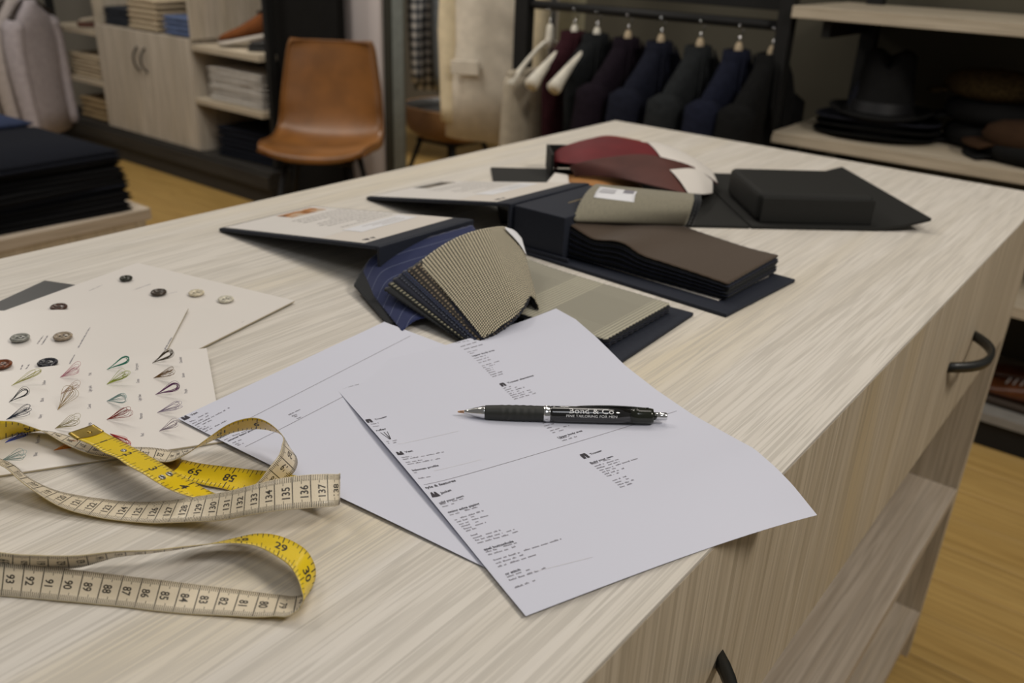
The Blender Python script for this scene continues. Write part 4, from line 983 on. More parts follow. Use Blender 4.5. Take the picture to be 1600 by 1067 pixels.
for j in range(3): lp.poly([(.11, .20 + j * .2), (.26, .17 + j * .2), (.26, .23 + j * .2), (.11, .26 + j * .2)])
lp.build('label_print', INK_GREY, lab2)

# far book, turned 42 degrees: satin linings fanned out in front of a black box
E1 = Vector((.743, .669, 0)); E2 = Vector((-.669, .743, 0))
def ab(a, b, z): return E1 * a + E2 * b + Vector((0, 0, TZ + z))
bk3 = thing('lining_sample_book', 'far sample book with red and brown satin linings fanned out beside its black box', 'sample book', tuple(ab(.33, 1.14, 0)), 'fabric sample books on the table')
slab('base_board', [ab(.064, 1.002, 0), ab(.368, 1.002, 0), ab(.368, 1.275, 0), ab(.064, 1.275, 0)], 0.0035, BLACK_CLOTH, bk3, 0.0012)
# right hand cover: bends up a little towards its free edge
V = []; F = []
prof = [(.370, 0), (.45, 0), (.527, .0004), (.56, .005), (.595, .0145)]
for a, z in prof:
    for b in (1.002, 1.272):
        V.append(ab(a, b, z)); V.append(ab(a, b, z + 0.0035))
n = len(prof)
for i in range(n - 1):
    o = i * 4
    F += [(o, o + 4, o + 6, o + 2), (o + 1, o + 3, o + 7, o + 5), (o, o + 1, o + 5, o + 4), (o + 2, o + 6, o + 7, o + 3)]
F += [(0, 2, 3, 1), ((n - 1) * 4, (n - 1) * 4 + 1, (n - 1) * 4 + 3, (n - 1) * 4 + 2)]
mk('cover', V, F, BLACK_CLOTH, bk3)
bx3 = slab('swatch_box', [ab(.381, 1.020, .0038), ab(.527, 1.018, .0038), ab(.525, 1.152, .0038), ab(.383, 1.152, .0038)], 0.0365, BLACK_CLOTH, bk3, 0.009, 4)
slab('box_front', [ab(.385, 1.0165, .004), ab(.5265, 1.0145, .004), ab(.5265, 1.0175, .004), ab(.385, 1.0195, .004)], 0.031, BLACK_CLOTH, bk3, 0.001)
slab('spine_upright', [ab(.146, 1.215, .0036), ab(.150, 1.215, .0036), ab(.150, 1.285, .0036), ab(.146, 1.285, .0036)], 0.034, BLACK_CLOTH, bk3, 0.001)
slab('spine_upright', [ab(.1505, 1.280, .0036), ab(.20, 1.280, .0036), ab(.20, 1.284, .0036), ab(.1505, 1.284, .0036)], 0.034, BLACK_CLOTH, bk3, 0.001)
def satin(name, c): return plain(name, c, 0.58, var=0.12, vscale=18, spec=0.25)
HEADC = plain('white_header_card', (0.68, 0.64, 0.59), 0.55, var=0.01)
bulge = lambda s_, f: 0.002 * math.sin(math.pi * f)
patch('lining_swatch', TAN, satin('tan_lining', (0.36, 0.17, 0.055)), bk3, 8, 20, 0, 0.0009, sag=bulge)
patch('lining_swatch', RUST, satin('rust_lining', (0.21, 0.03, 0.018)), bk3, 8, 20, 0, 0.0009, sag=bulge)
o = patch('lining_swatch', RED, satin('red_lining', (0.135, 0.010, 0.014)), bk3, 8, 24, 0, 0.0009, sag=bulge)
patch('card_header', [(Vector(a).lerp(Vector(b), .02) + Vector((0, 0, .0018)), Vector(b) + Vector((0, 0, .0018))) for a, b in RED[4:]], HEADC, o, 8, 24, 0, 0.0006, sag=bulge)
o = patch('lining_swatch', BROWN, satin('brown_lining', (0.085, 0.030, 0.024)), bk3, 8, 24, 0, 0.0009, sag=bulge)
patch('card_header', [(Vector(a) + Vector((0, 0, .0016)), Vector(b) + Vector((0, 0, .0016))) for a, b in BROWN_HEAD], HEADC, o, 8, 24, 0, 0.0006, sag=bulge)
slab('white_header', [ab(.128, 1.13, .004), ab(.160, 1.11, .004), ab(.168, 1.19, .004), ab(.150, 1.20, .004)], 0.012, plain('white_header_card', (0.66, 0.62, 0.57), 0.55), bk3, 0.002)

# ------------------------------------------------------------------ cards with buttons and threads
def card(name, label, origin, deg, w, h, z, mat, core, dz=(0, 0, 0, 0), th=0.0022):
    """origin = upper-left corner; w runs along deg, h along deg-90"""
    q = rect(origin, deg, 0, w, -h, 0, TZ + z)
    q = [p + Vector((0, 0, d)) for p, d in zip(q, dz)]
    t = thing(name, label, 'sample card', (*((q[0] + q[2]) / 2)[:2], TZ))
    slab('card_core', q, th - 0.0004, core, t, 0)
    slab('card_face', [p + Vector((0, 0, th - 0.0004)) for p in q], 0.0004, mat, t, 0)
    top = [p + Vector((0, 0, th)) for p in q]
    def at(x, y, lift=0.0):   # height of the card face at a world position
        n = (top[1] - top[0]).cross(top[3] - top[0])
        zz = top[0].z - (n.x * (x - top[0].x) + n.y * (y - top[0].y)) / n.z
        return Vector((x, y, zz + lift))
    return t, at
dk_card, _ = card('card_cover', 'dark grey card cover lying under the ivory button cards', (-.806, .337), 24, .10, .13, .0003, plain('charcoal_card', (0.030, 0.030, 0.030), 0.42, var=0.05), CARD_CORE, th=0.0008)
cb, cb_at = card('button_card', 'ivory card with cream, brown and dark buttons, rearmost of the cards', (-.787, .419), 12.5, .193, .145, .0012, CARD, CARD_CORE, dz=(0, .0003, .0005, 0), th=0.0014)
cmid, cm_at = card('button_card', 'ivory card with grey, tan and navy buttons, between the other two cards', (-.7680, .2575), 45.5, .176, .116, .0036, CARD, CARD_CORE, dz=(-.0022, -.0010, .0010, 0.0), th=0.0014)
ct, ct_at = card('thread_card', 'ivory card stitched with rows of coloured thread loops, under the measuring tape', (-.682, .1363), 60.0, .241, .1375, .0058, CARD, CARD_CORE, dz=(-.0054, -.0054, 0.0, 0.0), th=0.0014)

BUT = {'dark': (0.02, 0.022, 0.012), 'brown': (0.045, 0.03, 0.02), 'cream': (0.62, 0.55, 0.40), 'pearl': (0.62, 0.58, 0.47), 'horn': (0.06, 0.025, 0.015), 'grey': (0.24, 0.24, 0.21), 'tan': (0.30, 0.24, 0.17), 'amber': (0.15, 0.04, 0.010), 'navy': (0.018, 0.018, 0.026)}
def button(kind, pos, at, par, r_):
    x, y = pos; p = at(x, y, 0.0002)
    h = 0.0033
    prof = [(0.0001, h * .62), (r_ * .52, h * .62), (r_ * .62, h * .7), (r_ * .72, h), (r_ * .88, h), (r_, h * .72), (r_ * .96, h * .35), (r_ * .70, 0), (0.0001, 0)]
    b = NB('button_%s_shell' % kind)
    f = b.noise(b.coord('Object'), 160, 3, 0.6, 1.5); c_ = BUT[kind]
    m = b.fin(b.ramp(f, [(0.3, tuple(v * .55 for v in c_)), (0.7, tuple(min(1, v * 1.35) for v in c_))]), 0.22, 0, 0.5)
    o = lathe('button', prof, m, par, p, None, 32, True, False)
    o['label'] = kind + ' sewn button'
    hm = plain('button_hole_dark', (0.01, 0.008, 0.006), 0.8)
    for dx, dy in ((1, 1), (1, -1), (-1, 1), (-1, -1)):
        lathe('hole', [(r_ * .13, h * .60), (r_ * .13, h * .66)], hm, o, (p.x + dx * r_ * .22, p.y + dy * r_ * .22, p.z), None, 10, False)
for kd, ps in BUTTONS_BACK: button(kd, ps, cb_at, cb, 0.0070 if kd != 'dark' else 0.0058)
for kd, ps in BUTTONS_MID: button(kd, ps, cm_at, cmid, 0.0072)

def greek_on(name, lines, at, par, hgt=0.0010):
    p = Print(lambda x, y: at(x, y, 0.00012)); rnd = random.Random(9)
    for x0, y0, x1, y1 in lines:
        d = Vector((x1 - x0, y1 - y0)); L = d.length; d.normalize(); n = Vector((-d.y, d.x)); s = 0.0
        while s < L:
            wd = rnd.uniform(0.0004, 0.0009); a = Vector((x0, y0)) + d * s; b = a + d * wd * .75; hh = hgt * rnd.choice((.7, .8, 1.1))
            p.poly([tuple(a), tuple(b), tuple(b + n * hh), tuple(a + n * hh)])
            s += wd + (0.0009 if rnd.random() < 0.15 else 0)
    p.build(name, INK_GREY, par)
greek_on('small_print', GREEK_BACK, cb_at, cb); greek_on('small_print', GREEK_MID, cm_at, cmid)
tl = Print(lambda x, y: ct_at(x, y, 0.00012))
for word, (x, y) in THREAD_LABELS:
    V2, F2, x0, x1, y0, y1 = text2d(word)
    a = R(151); d = Vector((math.cos(a), math.sin(a))); n = Vector((-d.y, d.x)); s = 0.0031
    tl.text(word, lambda tx, ty: tuple(Vector((x, y)) + d * (tx - x0) * s * 0.78 + n * ty * s))
tl.build('colour_names', INK_GREY, ct)
tr_px = Print(lambda x, y: ct_at(x, y, 0.0002))

TCOL = {'yellow': (0.52, 0.50, 0.17), 'black': (0.018, 0.022, 0.026), 'navy': (0.02, 0.035, 0.07), 'royal': (0.03, 0.06, 0.36), 'aqua': (0.40, 0.55, 0.55), 'pink': (0.62, 0.27, 0.33), 'lightpink': (0.66, 0.50, 0.44), 'camel': (0.32, 0.21, 0.07), 'beige': (0.46, 0.40, 0.22), 'orange': (0.62, 0.20, 0.015), 'green': (0.025, 0.24, 0.16), 'lime': (0.36, 0.42, 0.05), 'lightblue': (0.38, 0.55, 0.54), 'maroon': (0.34, 0.035, 0.025), 'red': (0.52, 0.03, 0.03), 'chocolate': (0.075, 0.055, 0.03), 'brown': (0.24, 0.13, 0.04), 'purple': (0.15, 0.03, 0.14), 'lilac': (0.36, 0.29, 0.42), 'mauve': (0.46, 0.39, 0.46)}
TN = {'yellow': 7, 'black': 9, 'navy': 10, 'camel': 9, 'green': 12, 'purple': 13, 'chocolate': 12, 'brown': 12, 'maroon': 10, 'lime': 11, 'lightpink': 4, 'lilac': 8, 'mauve': 8, 'pink': 8, 'beige': 8, 'lightblue': 12, 'aqua': 9, 'red': 10, 'royal': 10, 'orange': 14}
for kd, b0, t0 in THREADS:
    rnd = random.Random(len(kd) * 17 + int(t0[0] * 1e4))
    p0 = ct_at(b0[0], b0[1], 0.0003); t1 = Vector(t0); d = (t1 - p0); L = d.length
    sd = d.cross(p0 - Vector((0, 0, 1.185))).normalized()
    th = thr_mat = plain('thread_' + kd, TCOL[kd], 0.6, var=0.1, vscale=400)
    V = []; F = []
    tight = kd in ('black', 'chocolate', 'purple', 'green')
    for k in range(TN[kd] if tight else max(4, int(TN[kd] * 0.75))):
        wd = L * (rnd.uniform(0.12, 0.155) if tight else rnd.uniform(0.02, 0.15)) * (1.5 if kd == 'camel' else 1)
        ln = rnd.uniform(0.93, 1.05) if tight else rnd.uniform(0.80, 1.08)
        zz = rnd.uniform(-0.0006, 0.0012) if tight else rnd.uniform(-0.002, 0.0035)
        if rnd.random() < (0.1 if tight else 0.08): wd *= 1.6; ln *= 1.08
        pts = []
        for i in range(23):
            a = i / 22; x = math.sin(math.pi * a) ** 0.85; y_ = math.sin(2 * math.pi * a) * wd * (0.35 + 0.65 * x)
            q = p0 + d * (x * ln) + sd * y_ + Vector((0, 0, zz * x))
            q.z = max(q.z, ct_at(q.x, q.y).z + 0.0002)
            pts.append(q)
        tv, tf = tube_geo(pts, 0.00014, 4, False); o_ = len(V)
        V += tv; F += [tuple(i + o_ for i in f) for f in tf]
    o = mk('thread_loop', V, F, th, ct, True); o['label'] = kd + ' thread loop'
# ------------------------------------------------------------------ background: builders
def loft(name, rings, mat, parent=None, seg=28, smooth=True, cap=True):
    """rings = [(centre, half width vector, half depth vector, power)]"""
    V = []; F = []
    for c_, a, b, pw in rings:
        c_, a, b = Vector(c_), Vector(a), Vector(b)
        for k in range(seg):
            an = 2 * math.pi * k / seg; cx, sy = math.cos(an), math.sin(an)
            V.append(c_ + a * (math.copysign(abs(cx) ** (2 / pw), cx)) + b * (math.copysign(abs(sy) ** (2 / pw), sy)))
    n = len(rings)
    for i in range(n - 1):
        for k in range(seg): F.append((i * seg + k, i * seg + (k + 1) % seg, (i + 1) * seg + (k + 1) % seg, (i + 1) * seg + k))
    if cap: F.append(tuple(range(seg - 1, -1, -1))); F.append(tuple((n - 1) * seg + k for k in range(seg)))
    return mk(name, V, F, mat, parent, smooth)

def folds(o, amp, freq, seed):
    for v in o.data.vertices:
        nz = noise.noise(Vector((v.co.x * freq + seed, v.co.y * freq, v.co.z * freq * 0.35)))
        v.co.x += nz * amp; v.co.y += nz * amp * 0.8
    return o

def hanger(label, loc, rz, mat, w=0.21, thick=0.018, group=None, drop=0.10):
    """loc = centre of the neck; arms along local x; hook up to the rail"""
    t = thing('coat_hanger', label, 'hanger', loc, group)
    x, y, z = loc
    pts = []
    for i in range(13):
        u = -1 + i / 6
        pts.append((x + u * w, y - 0.012 * u * u, z - 0.02 - drop * abs(u) ** 1.35))
    tube('arm', pts, [thick * (0.55 + 0.75 * abs(-1 + i / 6) ** 3) for i in range(13)], mat, t, 10)
    lathe('neck', [(0.016, -0.045), (0.014, -0.02), (0.011, 0.02), (0.006, 0.03)], mat, t, loc, None, 14)
    hk = [(x, y, z + 0.02), (x, y, z + 0.045)] + [(x + 0.018 * math.sin(a), y, z + 0.063 - 0.018 * math.cos(a)) for a in [R(d) for d in range(20, 260, 24)]]
    tube('hook', hk, 0.002, CHROME, t, 6)
    t.rotation_euler.z = rz
    return t

def garment(name, label, cat, loc, rz, mat, length=0.68, w=0.205, depth=0.055, sleeves=True, collar=None, group=None, seed=0, shoulder=0.085, lapel=True, sleeve_len=0.60, flare=1.0, sleeve_mat=None):
    """hanging garment; loc = top of the collar; width along local x, front towards local -y"""
    t = thing(name, label, cat, loc, group)
    x, y, z = loc
    prof = [(0.0, .045, .030), (-shoulder * .2, .066, .036), (-shoulder * .48, .108, .040), (-shoulder * .78, .158, .043), (-shoulder - .012, w * .93, .046), (-shoulder - .05, w, depth), (-.26, w * .93, depth * 1.1), (-.40, w * .88, depth * 1.1), (-.55, w * .93 * flare, depth * 1.2), (-length, w * flare, depth * 1.25)]
    prof = [p for p in prof if p[0] >= -length]
    b = loft('body', [((x, y, z + h), (a, 0, 0), (0, d, 0), 2.4) for h, a, d in prof], mat, t, 36)
    folds(b, 0.010, 9.0, seed)
    if sleeves:
        for s in (-1, 1):
            rg = []
            for f in (-.035, 0, .06, .2, .45, .7, .9, 1.0):
                cx = x + s * (w * .83 + 0.034 * min(1, max(f, 0) * 4) - 0.012 * f); cz = z - shoulder - 0.005 - sleeve_len * f; cy = y - 0.03 * f * f
                rr = 0.050 - 0.012 * f if f >= 0 else 0.022
                rg.append(((cx, cy, cz), (rr * .9, 0, 0), (0, rr * 1.05, 0), 2.2))
            sl = loft('sleeve', rg, sleeve_mat or mat, t, 20); folds(sl, 0.006, 14.0, seed + s)
    if lapel:
        for s in (-1, 1):
            V = [(x + s * .03, y - .034, z + .004), (x + s * .062, y - .046, z - .045), (x + s * .085, y - .058, z - .12), (x + s * .012, y - .066, z - .30), (x + s * .006, y - .064, z - .29), (x + s * .02, y - .048, z - .06)]
            o = mk('lapel', V, [tuple(range(6)) if s > 0 else tuple(range(5, -1, -1))], collar or mat, t); solid(o, 0.004, 0)
    cl = loft('collar', [((x, y, z - .02), (.058, 0, 0), (0, .040, 0), 2), ((x, y + .004, z + .012), (.050, 0, 0), (0, .036, 0), 2), ((x, y + .004, z + .014), (.042, 0, 0), (0, .028, 0), 2), ((x, y, z - .015), (.042, 0, 0), (0, .026, 0), 2)], collar or mat, t, 20, True, False)
    t.rotation_euler.z = rz
    return t

def folded(name, label, cat, lo, size, mat, group=None, rz=0.0, layers=2, seed=0):
    """folded garment: layered slab with a rounded fold at the front"""
    t = thing(name, label, cat, (lo[0], lo[1], lo[2]), group)
    sx, sy, sz = size; n = layers; th = sz / n
    for k in range(n):
        prof = []
        z0 = lo[2] + k * th
        rr = th / 2
        for i in range(7):
            a = -math.pi / 2 + math.pi * i / 6
            prof.append((-sy / 2 + rr - rr * math.cos(a), z0 + rr + rr * math.sin(a) * 0.98))
        back = sy / 2 - 0.006 * ((k + seed) % 3)
        prof += [(0, z0 + th * 0.99 + 0.002), (back, z0 + th * 0.97), (back, z0 + th * 0.03), (0, z0 + th * 0.01)]
        xs_ = [-1, -.96, -.85, -.4, 0, .4, .85, .96, 1]; V = []; F = []
        m = len(prof)
        for u in xs_:
            sq = 0.25 + 0.75 * (1 - max(0, (abs(u) - .8) / .2) ** 2)
            for py, pz in prof:
                zc = z0 + th / 2; nz = noise.noise(Vector((u * 2 + seed, py * 9, k * 3.0 + seed))) * 0.006
                V.append((lo[0] + u * sx / 2 + nz, lo[1] + py + nz, zc + (pz - zc) * sq + (noise.noise(Vector((u * 1.5 + seed * 2, py * 6, k))) * 0.003 if k == n - 1 else 0)))
        for i in range(len(xs_) - 1):
            for j in range(m): F.append((i * m + j, i * m + (j + 1) % m, (i + 1) * m + (j + 1) % m, (i + 1) * m + j))
        F += [tuple(range(m - 1, -1, -1)), tuple((len(xs_) - 1) * m + j for j in range(m))]
        mk('fold_layer', V, F, mat, t, True)
    t.rotation_euler.z = rz
    return t

def shoe(label, loc, rz, upper, sole, group=None, L=0.28, hs=1.0, tilt=0.0):
    t = thing('shoe', label, 'shoe', loc, group)
    x, y, z = loc
    st = [(-.50, .030, .085, .0), (-.44, .036, .100, .0), (-.30, .037, .098, .0), (-.16, .036, .088, .0), (0.0, .040, .072, .0), (.18, .046, .056, .0), (.34, .046, .047, .0), (.45, .034, .040, .0), (.50, .012, .030, .0)]
    st = [(a, w * hs, .022 + (h - .022) * hs, q) for a, w, h, q in st]
    rg = [((x + a * L, y, z + .022 + (h - .022) / 2), (0, w, 0), (0, 0, (h - .022) / 2), 2.6) for a, w, h, _ in st]
    u = loft('upper', rg, upper, t, 22)
    loft('sole', [((x + a * L * 1.03, y, z + .011), (0, w * 1.1, 0), (0, 0, .0115), 5) for a, w, h, _ in st], sole, t, 22)
    tube('collar_opening', [(x + L * (-.30 + .17 * math.cos(a)), y + .027 * math.sin(a), z + .022 + .077 * hs - 0.010 * math.cos(a)) for a in [2 * math.pi * i / 16 for i in range(17)]], 0.006, plain('shoe_lining', (0.02, 0.015, 0.012), 0.8), t, 6)
    for i in range(4):
        a = -.03 + i * .055
        tube('lace', [(x + a * L, y + s * .022, z + .022 + .058 * hs - .03 * (a + .05) * 2 - abs(s) * 0.006) for s in (-1, -.5, 0, .5, 1)], 0.0022, plain('lace_cord', (0.25, 0.22, 0.2), 0.8), t, 6)
    t.rotation_euler = (0, tilt, rz)
    return t

def fedora(label, loc, mat, band, rz=0.0, group=None, crown=0.125, brim=0.155, cs=1.0):
    t = thing('fedora_hat', label, 'hat', loc, group)
    x, y, z = loc
    V = []; F = []; seg = 40
    prof = [(brim / .155 * .155, .010), (brim * .93, .004), (brim * .75, .002), (.098, .006), (.094, .014), (.090, .045), (.084, .085), (.076, crown - .012), (.062, crown), (.035, crown - .006), (.004, crown - .012)]
    for r_, h in prof:
        for k in range(seg):
            an = 2 * math.pi * k / seg; cx, sy = math.cos(an), math.sin(an)
            hh = h
            if h > .06: hh = h - 0.042 * max(0, 1 - abs(sy) * 1.7) * (h / crown) ** 3 * (1 - 0.0 * cx)
            if r_ > .11: hh = h + 0.010 * abs(sy) ** 2
            if r_ < .1: r_s = r_ * cs
            else: r_s = r_
            pin = 1 - (0.16 * max(0, cx) ** 4 if h > .07 else 0)
            V.append((x + cx * r_s * 1.10, y + sy * r_s * .93 * pin, z + hh))
    n = len(prof)
    for i in range(n - 1):
        for k in range(seg): F.append((i * seg + k, i * seg + (k + 1) % seg, (i + 1) * seg + (k + 1) % seg, (i + 1) * seg + k))
    F.append(tuple((n - 1) * seg + k for k in range(seg)))
    o = mk('felt_body', V, F, mat, t, True); solid(o, 0.003, -1)
    loft('hat_band', [((x, y, z + h), (r_ * cs * 1.10 + .0035, 0, 0), (0, r_ * cs * .93 + .0035, 0), 2) for h, r_ in ((.012, .0955), (.040, .0908))], band, t, 36, True, False)
    t.rotation_euler.z = rz
    return t

def flat_cap(label, loc, mat, rz=0.0, group=None):
    t = thing('flat_cap', label, 'cap', loc, group)
    x, y, z = loc
    loft('crown', [((x, y, z + h), (a, 0, 0), (0, b, 0), 2.2) for h, a, b in ((0, .105, .088), (.012, .125, .104), (.030, .135, .110), (.050, .125, .100), (.064, .095, .075), (.070, .04, .03))], mat, t, 32)
    V = []; F = []
    for i in range(13):
        a = R(-62 + i * 124 / 12)
        for r_, h in ((.098, .006), (.135, .004), (.165, -.004)):
            V.append((x + math.cos(a) * r_ * (1.1 if r_ > .1 else 1), y + math.sin(a) * r_ * .85, z + h + 0.006))
    for i in range(12):
        for j in range(2): F.append((i * 3 + j, i * 3 + j + 1, i * 3 + 4 + j, i * 3 + 3 + j))
    solid(mk('visor', V, F, mat, t, True), 0.005, 0)
    lathe('top_button', [(.006, 0), (.006, .003), (.002, .005)], mat, t, (x, y, z + .069), None, 12)
    t.rotation_euler.z = rz
    return t

# ------------------------------------------------------------------ low table with folded jeans (left)
LTX, LTY = -2.46, 1.377
lt = thing('low_table', 'low pale wood table carrying the pile of dark jeans', 'table', (-3.0, 0.9, 0))
box('table_top', (-3.5, 0.2, 0.365), (LTX, LTY, 0.40), WOOD_Y, lt, 0.002)
box('side_panel', (-3.5, LTY - .05, 0.0), (LTX - .002, LTY - .02, 0.365), WOOD_V, lt, 0.001)
box('side_panel', (-3.5, 0.22, 0.0), (LTX - .002, 0.25, 0.365), WOOD_V, lt, 0.001)
box('front_panel', (LTX - .03, 0.25, 0.05), (LTX - .006, LTY - .05, 0.3645), WOOD_V, lt, 0.001)
box('shelf', (-3.5, 0.25, 0.05), (LTX - .03, LTY - .05, 0.07), WOOD_Y, lt, 0.001)
DENIM_K = plain('black_denim', (0.0055, 0.0055, 0.006), 0.95, var=0.15, vscale=200)
DENIM_N = plain('navy_denim', (0.009, 0.0105, 0.016), 0.95, var=0.15, vscale=200)
DENIM_B = plain('mid_blue_denim', (0.035, 0.048, 0.095), 0.95, var=0.15, vscale=200)
pos = ('at the bottom of the pile', 'second from the bottom of the pile', 'third from the bottom of the pile', 'in the middle of the pile', 'third from the top of the pile', 'second from the top of the pile', 'on top of the pile')
for k in range(7):
    folded('folded_jeans', 'folded dark jeans %s on the low table' % pos[k], 'jeans', (-2.735 - .006 * (k % 3) - k * .007, 1.115 + .006 * ((k * 5) % 3), .401 + k * .0245), (.45, .50, .0235), DENIM_N if k in (2, 6) else DENIM_K, 'folded dark jeans', R(-90 + (k * 37 % 7) - 3), 2, k)
for k in range(5):
    folded('folded_jeans', 'folded jeans in the rear pile on the low table, %s' % ('bottom pair', 'second pair up', 'middle pair', 'second pair down', 'blue pair on top')[k], 'jeans', (-3.26, 1.10, .401 + k * .038), (.42, .50, .036), DENIM_B if k == 4 else DENIM_K, 'folded dark jeans', R(-90 + k), 2, k + 20)

# ------------------------------------------------------------------ wall cabinet with shelves
CY = 2.50
cab = thing('wall_unit', 'long pale wood wall unit with double doors and open shelves on a dark plinth', 'wall unit', (-4.4, 2.74, 0))
pl = box('plinth', (-5.46, CY - .02, 0.0), (-3.335, 2.97, 0.165), DARKWOOD, cab, 0.004)
box('plinth_rail', (-5.46, CY - .035, 0.085), (-3.335, CY - .0205, 0.150), DARKWOOD, cab, 0.003)
body = box('cabinet_body', (-4.78, CY + .021, 0.1655), (-3.92, 2.96, 0.70), WOOD_CAB, cab, 0.002)
for i, (xa, xb) in enumerate(((-4.782, -4.352), (-4.349, -3.918))):
    d = box('door', (xa, CY, 0.17), (xb, CY + .02, 0.703), WOOD_CAB, cab, 0.0015)
    hx = -4.385 if i == 0 else -4.315
    pts = [(hx, CY - .001 - .028 * (1 - abs(t_) ** 2.4), 0.565 + t_ * .06) for t_ in [-1 + j / 6 for j in range(13)]]
    tube('handle', pts, 0.005, BLACK_METAL, d, 8)
box('divider', (-4.80, CY + .01, 0.703), (-4.78, 2.96, 1.35), WOOD_CAB, cab, 0.001)
box('divider', (-3.92, CY + .01, 0.703), (-3.90, 2.96, 1.35), WOOD_CAB, cab, 0.001)
box('shelf', (-5.32, CY, 0.640), (-4.80, 2.96, 0.664), WOOD_X, cab, 0.001)
box('shelf', (-5.32, CY, 0.375), (-4.783, 2.96, 0.398), WOOD_X, cab, 0.001)
box('shelf', (-3.90, CY, 0.655), (-3.385, 2.96, 0.682), WOOD_X, cab, 0.001)
box('shelf', (-3.917, CY, 0.405), (-3.385, 2.96, 0.432), WOOD_X, cab, 0.001)
box('back_panel', (-5.40, 2.962, 0.166), (-4.80, 2.972, 1.4), BLACK_WALL, cab, 0)
box('back_panel', (-3.90, 2.962, 0.166), (-3.40, 2.972, 1.4), WOOD_CAB, cab, 0)
for px_ in (-5.35, -3.365): box('upright', (px_ - .015, CY + .03, 0.166), (px_ + .015, CY + .07, 1.5), BLACK_METAL, cab, 0.002)
for zz in (.60, .345): box('bracket', (-3.40, CY + .08, zz), (-3.385, 2.94, zz + .055), BLACK_METAL, cab, 0.001)

BEIGE = plain('beige_knit', (0.44, 0.36, 0.25), 0.95, var=0.08, vscale=150); GREYW = plain('grey_white_cotton', (0.46, 0.43, 0.39), 0.95, var=0.08, vscale=60)
BLUEC = plain('blue_cotton', (0.10, 0.135, 0.24), 0.95, var=0.08, vscale=60); NAVYC = plain('dark_slate_cotton', (0.03, 0.034, 0.042), 0.95); TANC = plain('tan_knit', (0.30, 0.22, 0.12), 0.95, var=0.08, vscale=100)
lv = ('bottom', 'second', 'third', 'top')
for k in range(3): folded('folded_sweater', 'beige folded sweater, %s of the stack on the closed cabinet' % ('bottom', 'middle', 'top')[k], 'sweater', (-4.36, CY + .19, .7045 + k * .052), (.27, .32, .050), BEIGE, 'folded clothes on the wall unit', 0, 2, k)
for k in range(2): folded('folded_sweater', 'blue folded shirt, %s of the pair on the closed cabinet' % ('lower', 'upper')[k], 'shirt', (-4.05, CY + .18, .7045 + k * .046), (.25, .30, .044), BLUEC, 'folded clothes on the wall unit', 0, 2, k + 3)
for k in range(2): folded('folded_sweater', 'dark slate folded sweater, %s of the pair on the closed cabinet' % ('lower', 'upper')[k], 'sweater', (-4.64, CY + .2, .7045 + k * .046), (.25, .30, .044), NAVYC, 'folded clothes on the wall unit', 0, 2, k + 5)
for k in range(3): folded('folded_sweater', 'cream folded sweater on the left shelf, %s of three' % ('bottom', 'middle', 'top')[k], 'sweater', (-5.02, CY + .18, .3985 + k * .042), (.34, .30, .040), BEIGE, 'folded clothes on the wall unit', 0, 2, k + 8)
for k in range(2): folded('folded_sweater', 'tan folded sweater on the dark plinth, %s of two' % ('lower', 'upper')[k], 'sweater', (-4.98, CY + .18, .166 + k * .062), (.32, .30, .060), TANC, 'folded clothes on the wall unit', 0, 2, k + 12)
for k in range(4): folded('folded_shirt', 'grey white folded shirt on the right shelf, %s of four' % lv[k], 'shirt', (-3.63, CY + .19, .4325 + k * .040), (.42, .32, .038), GREYW, 'folded clothes on the wall unit', 0, 2, k + 14)
for k in range(3): folded('folded_trousers', 'dark blue folded trousers on the plinth at the right, %s of three' % ('bottom', 'middle', 'top')[k], 'trousers', (-3.62, CY + .20, .166 + k * .05), (.40, .32, .048), DENIM_N, 'folded clothes on the wall unit', R(4), 2, k + 19)
shoe('brown suede shoe with white sole on the right shelf of the wall unit', (-3.66, CY + .19, .716), R(228), plain('brown_suede', (0.18, 0.062, 0.02), 0.9), plain('white_rubber', (0.55, 0.50, 0.44), 0.7), 'shoes on the wall unit', .33, 1.35, R(11))
st_ = box('shoe_stand', (-3.66, CY + .24, .6825), (-3.58, CY + .31, .735), BLACK_METAL, None, 0.003)
tag(st_, 'small black block propping up the heel of the brown suede shoe', 'stand')
shoe('dark shoe behind the brown suede shoe on the right shelf', (-3.47, CY + .20, .683), R(236), plain('black_leather_shoe', (0.015, 0.014, 0.014), 0.4), plain('black_rubber_sole', (0.012, 0.012, 0.012), 0.7), 'shoes on the wall unit', .30)
shoe('pale canvas shoe on the left shelf of the wall unit', (-4.98, CY + .18, .665), R(236), plain('pale_canvas', (0.42, 0.36, 0.28), 0.9), plain('red_brown_sole', (0.12, 0.045, 0.03), 0.7), 'shoes on the wall unit', .30)

